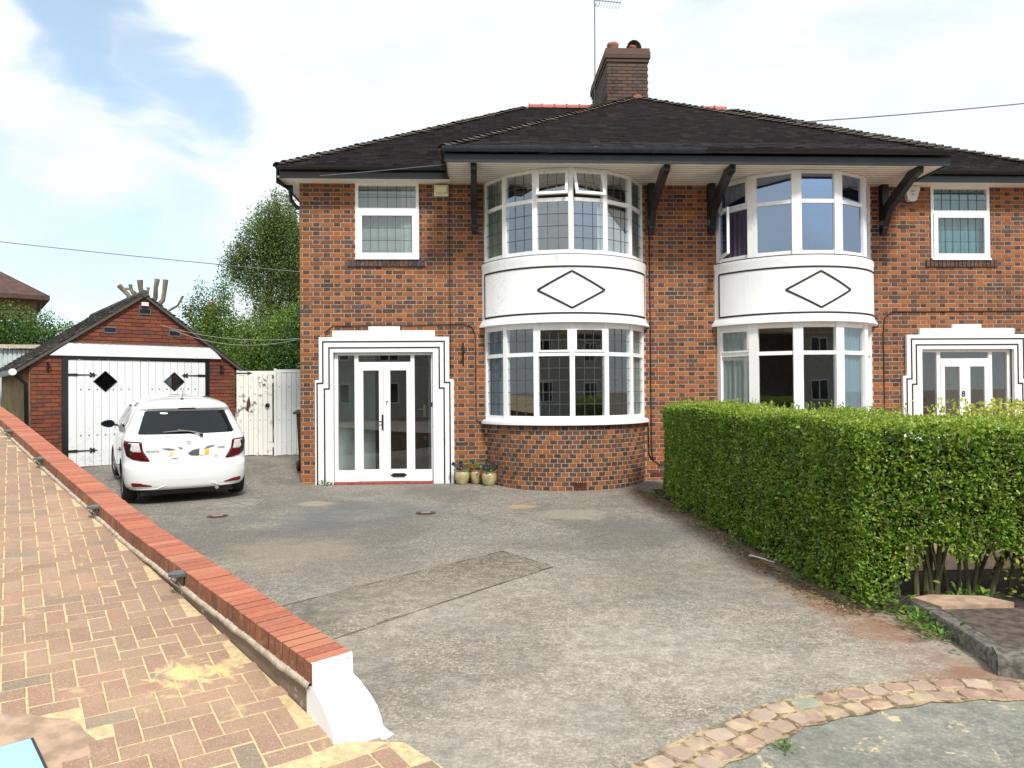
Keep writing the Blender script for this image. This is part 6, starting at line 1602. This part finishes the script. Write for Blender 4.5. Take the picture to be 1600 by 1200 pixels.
# ------------------------------------------------------------------ flower pots
for k_, (x, y, r_, h, lab, nf, reds, offs) in enumerate(((-3.88, -.20, .125, .25, 'left glazed green pot beside the white door surround', 5, 0, (-.16, 0, .04)), (-3.64, -.13, .11, .24, 'middle glazed pot, set back and partly hidden', 6, 4, (.0, 0, .05)), (-3.42, -.34, .130, .24, 'right glazed cream pot, nearest the bay', 6, 0, (-.03, 0, .04)))):
    z0 = gz(x, y)
    t = thing('flower_pot', lab + ' of flowers', 'flower pot', (x, y, z0), 0, 'flower pots by the bay')
    b_ = MB(); b_.lathe([(0, 0), (r_*.62, 0), (r_*.78, h*.12), (r_*.97, h*.45), (r_, h*.68), (r_*.93, h*.86), (r_*.86, h*.90), (r_*.98, h*.94), (r_*1.02, h), (r_*.92, h), (r_*.86, h*.9), (0, h*.88)], n=28); b_.build('pot', M['pot_glaze'], t, smooth=True)
    b_ = MB(); b_.lathe([(0, h*.905), (r_*.85, h*.905)], n=16); b_.build('soil', M['soil'], t)
    pl = thing('petunia_plant', ('dark purple petunias trailing from the left glazed pot', 'petunias with red flowers in the middle glazed pot', 'deep purple petunias in the right glazed pot')[k_], 'flowers', (x, y, z0+h*.9), 0, 'petunias in the flower pots')
    n = 330; P = rng.normal(size=(n, 3))*np.array([r_*.62, r_*.55, .055])+np.array([0, 0, .05]); Ls = rng.uniform(.02, .04, n)
    leafcloud('leaves', P, rdir(n)+np.array([0, 0, .4]), rdir(n)+np.array([0, -.4, .8]), Ls, Ls*.55, [M['leaf_bush_light']], pl)
    b_ = MB(); fl_ = []
    for i in range(nf+3):
        a = random.uniform(0, 6.28); rr_ = r_*random.uniform(.5, 1.25); fx, fy, fz = rr_*math.cos(a)+offs[0]*random.random(), -abs(rr_*math.sin(a))*.9, random.uniform(.0, .17)
        if k_ == 1 and i < 2: fz = random.uniform(-.07, -.02); fy = -r_*1.0
        b_.tube([(0, 0, 0), (fx*.5, fy*.5, fz*.8+.02), (fx, fy, fz)], .003, 4); fl_.append((fx, fy, fz))
    b_.build('stalk', M['trunk_green'], pl)
    for i, (fx, fy, fz) in enumerate(fl_):
        red = (k_ == 1 and i < 5) ; b_ = MB(); R_ = random.uniform(.026, .036); n5 = 20; d = Vector((fx*.8, -1, .35+random.uniform(-.2, .3))).normalized(); xx = d.cross(Vector((0, 0, 1))).normalized(); zz = xx.cross(d); ctr = Vector((fx, fy, fz))
        vs = [ctr - d*.012]
        for q in range(n5): a = 2*PI*q/n5; rad = R_*(.86+.14*abs(math.cos(2.5*a))); vs.append(ctr + (xx*math.cos(a)+zz*math.sin(a))*rad + d*.006*math.cos(5*a))
        b_.add(vs, [(0, 1+q, 1+(q+1) % n5) for q in range(n5)]); b_.build('flower', M['petal_red' if red else 'petal_purple'], pl)

# ------------------------------------------------------------------ trees and background
def tree(name, label, loc, trunk_h, clumps, nleaf, L0, mats, trunk_r=.15, droop=0, group=None, trunkm='trunk', limbs=7, cat='tree', lean=(0, 0)):
    t = thing(name, label, cat, loc, 0, group)
    b_ = MB(); top = (lean[0], lean[1], trunk_h); b_.tube([(0, 0, -.1), (lean[0]*.2, lean[1]*.2, trunk_h*.35), (lean[0]*.6, lean[1]*.6, trunk_h*.7), top], [trunk_r, trunk_r*.8, trunk_r*.5, trunk_r*.2], 9)
    for i in range(min(limbs, len(clumps))):
        c_ = clumps[i]; zb = min(trunk_h*.75, max(trunk_h*.25, c_[2]-1.2)); f = zb/trunk_h
        b_.tube([(lean[0]*f, lean[1]*f, zb), ((lean[0]*f+c_[0])/2, (lean[1]*f+c_[1])/2, (zb+c_[2])/2+.15), (c_[0], c_[1], c_[2])], [trunk_r*.4, trunk_r*.25, trunk_r*.08], 6)
    b_.build('trunk', M[trunkm], t, smooth=True)
    vol = np.array([c_[3]*c_[4]*c_[5] for c_ in clumps]); cnt_ = (nleaf*vol**.75/np.sum(vol**.75)).astype(int)
    Ps = []; As = []; Ns = []
    for c_, k_ in zip(clumps, cnt_):
        d = rdir(k_); rad = rng.random(k_)**.45*(1+.28*nz3(d*2+np.array(c_[:3]), 1.6, 5)); Q = d*rad[:, None]*np.array(c_[3:6])
        # gather into twigs
        tw = rng.integers(0, max(2, k_//14), k_); cen = rdir(k_)*.0
        g = rng.normal(size=(max(2, k_//14), 3)); g = g/np.linalg.norm(g, axis=1, keepdims=True)*(rng.random((len(g), 1))**.4)*np.array(c_[3:6])*(1+.25*nz3(g, 1.3, 9))[:, None]
        Q = g[tw] + rng.normal(size=(k_, 3))*L0*np.array([1.6, 1.6, 1.3])
        if droop: Q[:, 2] -= rng.random(k_)**1.2*droop*(.5+rng.random(len(g))[tw]); Q[:, :2] = g[tw][:, :2] + rng.normal(size=(k_, 2))*L0*.8
        Ps.append(Q+np.array(c_[:3])); As.append(rdir(k_)+d*.4+np.array([0, 0, -.8 if droop else .1])); Ns.append(rdir(k_)+d*.7+np.array([0, 0, .5]))
    P = np.concatenate(Ps); Ls = rng.uniform(.7, 1.3, len(P))*L0
    mi = (rng.random(len(P)) < .3).astype(int) if len(mats) > 1 else None
    leafcloud('crown', P, np.concatenate(As), np.concatenate(Ns), Ls, Ls*.55, [M[m_] for m_ in mats], t, mi)
    return t
def clumpset(n, ctr, ext, sz, seed, shape=None):
    r = random.Random(seed); out_ = []
    while len(out_) < n:
        x, y, z = [r.uniform(-1, 1) for _ in range(3)]
        if x*x+y*y+z*z > 1: continue
        if shape and not shape(x, y, z): continue
        s_ = sz*r.uniform(.6, 1.25); out_.append((ctr[0]+x*ext[0], ctr[1]+y*ext[1], ctr[2]+z*ext[2], s_, s_, s_*.9))
    return out_
birch = [(c_[0]*.98+.1, *c_[1:3], c_[3]*.92, c_[4]*.92, c_[5]*.9) for c_ in [(0.3, 0, 9.0, .9, .9, .8), (-.3, 0, 8.3, 1.0, 1, .8), (.9, 0, 8.2, 1.1, 1, .9), (-1.0, 0, 7.5, .9, .9, .6), (.1, .2, 7.3, 1.2, 1.1, .9), (1.4, 0, 7.0, 1.2, 1.1, 1), (-1.55, 0, 6.9, .6, .6, .45), (-.7, 0, 6.4, .9, .9, .7), (.5, .2, 6.1, 1.1, 1, .9), (1.5, 0, 5.6, 1.2, 1, 1), (-.2, 0, 5.2, .8, .8, .8), (.9, 0, 4.6, 1.1, 1, 1), (0, 0, 4.0, .8, .8, .8), (1.6, 0, 3.8, 1, 1, 1)]]
tree('birch_tree', 'tall drooping birch tree behind the left corner of the house', (-11.85, 16.1, 0), 9.2, birch, 62000, .075, ['leaf_birch', 'leaf_bush'], .16, .8)
tree('garden_tree', 'spiky upright green tree to the right of the garage roof', (-11.3, 8.6, 0), 4.6, [(0, 0, 3.3, .8, .8, .7), (-.45, 0, 3.9, .35, .4, .55), (.25, 0, 4.1, .4, .4, .65), (.55, 0, 3.2, .5, .5, .6), (-.5, 0, 2.8, .6, .6, .6), (.2, 0, 2.4, .9, .8, .7), (.35, 0, 4.7, .16, .16, .45), (-.35, 0, 4.5, .14, .14, .35), (-.75, 0, 4.0, .12, .12, .4)], 17000, .06, ['leaf_bush', 'leaf_bush_light'], .07)
tree('garden_shrub', 'light green feathery shrub behind the left gate leaf', (-9.75, 7.2, 0), 3.2, [(0, 0, 2.7, .85, .7, .6), (.6, 0, 3.0, .6, .6, .55), (-.5, 0, 2.3, .7, .6, .6), (.3, 0, 1.9, 1, .8, .7), (.75, .2, 3.5, .45, .4, .4), (-.1, 0, 3.35, .3, .3, .3)], 17000, .055, ['leaf_bush_light', 'leaf_bush'], .07)
tree('garden_shrub', 'dark green dense shrub beside the house above the right gate leaf', (-8.35, 6.6, 0), 3.2, [(0, 0, 2.6, .8, .7, .8), (.3, 0, 3.3, .6, .6, .6), (-.3, 0, 1.9, .8, .7, .7), (.5, 0, 2.0, .8, .7, .8), (.4, .2, 3.9, .4, .4, .4)], 16000, .06, ['leaf_conifer', 'leaf_bush'], .08)
tree('garden_shrub', 'bushy green shrub low against the garage roof slope', (-10.7, 6.3, 0), 2.4, [(0, 0, 2.3, .6, .6, .5), (.5, 0, 2.0, .7, .6, .5), (-.3, 0, 2.7, .4, .4, .4), (.1, 0, 1.5, .9, .6, .6)], 10000, .055, ['leaf_bush', 'leaf_bush_light'], .06)
tree('garden_tree', 'broad mid green tree filling the gap under the birch', (-11.4, 13.2, 0), 4.2, [(0, 0, 3.6, 1.3, 1, .9), (1.2, 0, 3.9, 1.1, .9, .9), (-1.2, 0, 3.0, 1.1, .9, .9), (2.0, 0, 3.2, 1, .9, 1), (.2, 0, 2.4, 1.4, 1, .9), (1.9, 0, 4.6, .7, .7, .6)], 16000, .07, ['leaf_bush', 'leaf_bush_light'], .12)
tree('conifer_hedge', 'dark green conifer hedge with bright tips left of the garage roof', (-15.3, 6.6, 0), 3.6, [(-1.4, 0, 3.2, .9, .6, .7), (-.6, 0, 3.35, .8, .6, .6), (.2, 0, 3.2, .7, .6, .5), (.9, 0, 3.0, .6, .5, .45), (-1.9, 0, 2.9, .8, .6, .8), (1.35, 0, 2.7, .4, .4, .5), (-.3, 0, 2.4, 1, .5, .8), (.6, 0, 2.4, .8, .5, .8)], 30000, .055, ['leaf_conifer', 'leaf_conifer_top'], .1, cat='hedge')
# pollarded tree
t = thing('pollarded_tree', 'pollarded bare tree with sawn off limbs behind the garage ridge', 'tree', (-14.3, 10.2, .40))
b_ = MB(); b_.tube([(0, 0, 0), (0, 0, 2.2), (.05, 0, 3.8)], [.28, .24, .26], 10); b_.build('trunk', M['trunk_pollard'], t, smooth=True)
for pts, r_ in (([(0, 0, 3.6), (-.45, 0, 4.1), (-.95, 0, 4.72)], .10), ([(0, 0, 3.6), (-.3, 0, 4.2), (-.55, 0, 4.75)], .07), ([(0, 0, 3.7), (-.1, 0, 4.4), (-.2, 0, 4.92)], .11), ([(0, 0, 3.7), (.35, 0, 4.3), (.42, 0, 4.95)], .10), ([(.1, 0, 3.6), (.62, 0, 4.2), (.72, 0, 4.93)], .10), ([(-.3, 0, 4.2), (-.4, 0, 4.5), (-.7, 0, 4.62)], .05), ([(0, 0, 3.8), (.05, 0, 4.3), (.1, 0, 4.65)], .06), ([(.3, 0, 3.6), (1.15, 0, 4.0), (1.35, 0, 4.35)], .05)):
    pts = [(x_*.85+.35, y_, 3.6+(z_-3.6)*.88) for x_, y_, z_ in pts]; r_ *= .72; pts = [pts[0], tuple((a+c_)/2+random.uniform(-.05, .05) for a, c_ in zip(pts[0], pts[1])), pts[1], tuple((a+c_)/2+random.uniform(-.05, .05) for a, c_ in zip(pts[1], pts[2])), pts[2]]
    b_ = MB(); b_.tube(pts, [r_*1.3, r_*1.1, r_, r_*.9, r_*1.12], 9); o = b_.build('limb', M['trunk_pollard'], t, smooth=True)
# far houses
def hip_house(name, label, loc, rz, wx, wy, eave, rise, chims=(), wallm='far_brick', roofm='far_roof', windows=True, ov=.45):
    t = thing(name, label, 'house', loc, rz)
    b_ = MB(); b_.box(-wx/2, wx/2, 0, wy, -.3, eave); b_.build('wall', M[wallm], t)
    b_ = MB(); a, c_ = wx/2+ov, wy+ov; r_ = min(wx, wy)/2+ov; z = eave+.06
    rl = max(0, wx/2+ov-r_) if wx >= wy else 0; yl = 0 if wx >= wy else wy/2+ov-r_; cy = wy/2
    V = [(-a, -ov, z), (a, -ov, z), (a, c_, z), (-a, c_, z), (-rl, cy-yl, z+rise), (rl, cy-yl, z+rise), (rl, cy+yl, z+rise), (-rl, cy+yl, z+rise)]
    b_.add(V, [(0, 1, 5, 4), (1, 2, 6, 5), (2, 3, 7, 6), (3, 0, 4, 7), (4, 5, 6, 7)])
    b_.add([(-a, -ov, z-.18), (a, -ov, z-.18), (a, c_, z-.18), (-a, c_, z-.18), (-a, -ov, z-.002), (a, -ov, z-.002), (a, c_, z-.002), (-a, c_, z-.002)], [(0, 3, 2, 1), (0, 1, 5, 4), (1, 2, 6, 5), (2, 3, 7, 6), (3, 0, 4, 7)])
    rf_ = b_.build('roof', M[roofm], t)
    if windows:
        for zz in (.9, 3.5):
            k_ = max(2, int(wx/2.4))
            for i in range(k_):
                x = -wx/2+wx*(i+.5)/k_
                b_ = MB(); b_.box(x-.6, x+.6, -.05, 0.01, zz, zz+1.25); w_ = b_.build('window', M['white_frame'], t)
                for e in (-1, 1): b_ = MB(); b_.box(x+e*.29-.24, x+e*.29+.24, -.06, -.045, zz+.08, zz+1.17); b_.build('pane', M['car_glass'], w_)
    for x, y, h in chims:
        b_ = MB(); b_.box(x-.35, x+.35, y-.35, y+.35, z, z+h); b_.box(x-.4, x+.4, y-.4, y+.4, z+h-.2, z+h-.08); c2 = b_.build('chimney', M['far_brick'], t)
        for e in (-.15, .15): b_ = MB(); b_.lathe([(.09, z+h), (.1, z+h+.3), (.08, z+h+.3)], (x+e, y, 0), 10); b_.build('chimney_pot', M['terracotta'], c2)
    return t
hip_house('neighbour_house', 'far brown brick house with a low hipped roof at the left edge', (-25.67, 16.38, 0), R(35), 8, 9, 5.75, 3.0)
hip_house('neighbour_house', 'distant house whose red chimney shows behind the garage gable', (-25, 36, 0), R(10), 9, 8, 4.4, 2.2, ((2.6, 4, 3.55),))
# pale shed at the left edge
t = thing('shed', 'pale corrugated shed behind the boundary wall at the left edge', 'shed', (-15.9, 5.5, 0), R(10))
for i in range(30):
    if i == 0:
        b_ = MB(); b_.tube([(0, 0, .8), (0, 0, 2.72)], .045, 6); o0 = b_.build('corrugation', M['shed_metal'], t)
    else: o0 = link('corrugation', o0.data, t)
    o0.location = (-1.5+i*.1, 0, 0)
b_ = MB(); b_.box(-1.6, 1.55, .0, 2.2, 0, 2.72); b_.build('wall', M['shed_metal'], t)
b_ = MB(); b_.add([(-1.8, -.15, 2.74), (1.75, -.15, 2.74), (1.75, 2.4, 2.95), (-1.8, 2.4, 2.95), (-1.8, -.15, 2.82), (1.75, -.15, 2.82), (1.75, 2.4, 3.03), (-1.8, 2.4, 3.03)], [(0, 3, 2, 1), (4, 5, 6, 7), (0, 1, 5, 4), (1, 2, 6, 5), (2, 3, 7, 6), (3, 0, 4, 7)]); b_.build('roof', M['concrete_dirty'], t)
# overhead wires
def wire(a, c_, sag, r_, m, name, label, n=16):
    a, c_ = Vector(a), Vector(c_); b_ = MB(); b_.tube([a.lerp(c_, i/n)-Vector((0, 0, sag*4*(i/n)*(1-i/n))) for i in range(n+1)], r_, 5)
    o = b_.build(name, M[m]); return tag(o, label, 'cable')
wire((-24, 8.7, 6.85), (-6.72, 7.85, 4.85), .10, .012, 'cable_grey', 'overhead_wire', 'thin overhead wire crossing the sky above the garage')
wire((2.2, .7, 6.62), (14, .75, 8.0), .12, .012, 'cable_grey', 'overhead_wire', 'overhead wire running from the roof hip to the right edge of the sky')
wire((-10.05, 2.33, 3.0), (-6.67, .3, 2.56), .14, .004, 'cable_white', 'washing_line', 'upper pale cable from the garage gable to the house corner')
wire((-9.9, 2.44, 2.93), (-6.67, .3, 2.56), .22, .004, 'cable_white', 'washing_line', 'lower slacker pale cable from the garage gable to the house corner')
wire((-6.2, -.50, 5.20), (-1.7, -1.40, 5.41), .03, .006, 'cable_grey', 'overhead_wire', 'thin grey wire slanting across the gutters under the front roof')
# across the road, seen only in the window reflections
hip_house('opposite_house', 'white rendered house across the road mirrored in the left lower bay panes', (-9, -31, 0), R(180), 9, 8, 5.2, 3.0, ((1, 4, 3.6),), 'house_white')
hip_house('opposite_house', 'brick house across the road mirrored in the right windows', (4, -32, 0), R(180), 10, 8, 5.2, 3.0, ((-2, 4, 3.6),), 'house_brick')
hip_house('opposite_house', 'white rendered house across the road mirrored at the far right', (17, -31, 0), R(170), 9, 8, 5.2, 3.0, (), 'house_white')
hip_house('opposite_house', 'brick house across the road mirrored in the door glass', (-22, -30, 0), R(190), 9, 8, 5.2, 3.0, (), 'house_brick')
tree('street_tree', 'rounded tree across the road mirrored in the bay windows', (-2.5, -27, 0), 6, clumpset(14, (0, 0, 5.2), (2.2, 2.2, 2.4), 1.2, 3), 7000, .16, ['leaf_bush', 'leaf_bush_light'], .2)
tree('street_tree', 'second tree across the road mirrored in the right bay', (10.5, -27, 0), 5, clumpset(12, (0, 0, 4.6), (2.0, 2.0, 2.0), 1.1, 4), 6000, .16, ['leaf_bush', 'leaf_bush_light'], .2)

# small things lying on the drive
n = 420; x_ = rng.uniform(-6.5, -.9, n); y_ = rng.uniform(-8.5, -.3, n); k_ = np.array([st(a, c)[1] for a, c in zip(x_, y_)]) > .35; x_, y_ = x_[k_], y_[k_]; n = len(x_)
P = np.stack([x_, y_, np.full(n, .004)], 1); Ls = rng.uniform(.006, .022, n)
stuff(leafcloud('drive_debris', P, rdir(n)*np.array([1, 1, .1]), np.tile([0, 0, 1.], (n, 1))+rdir(n)*.3, Ls, Ls*.45, [M['leaf_litter']]), 'tiny scattered leaf crumbs and grit on the tarmac drive', 'debris')
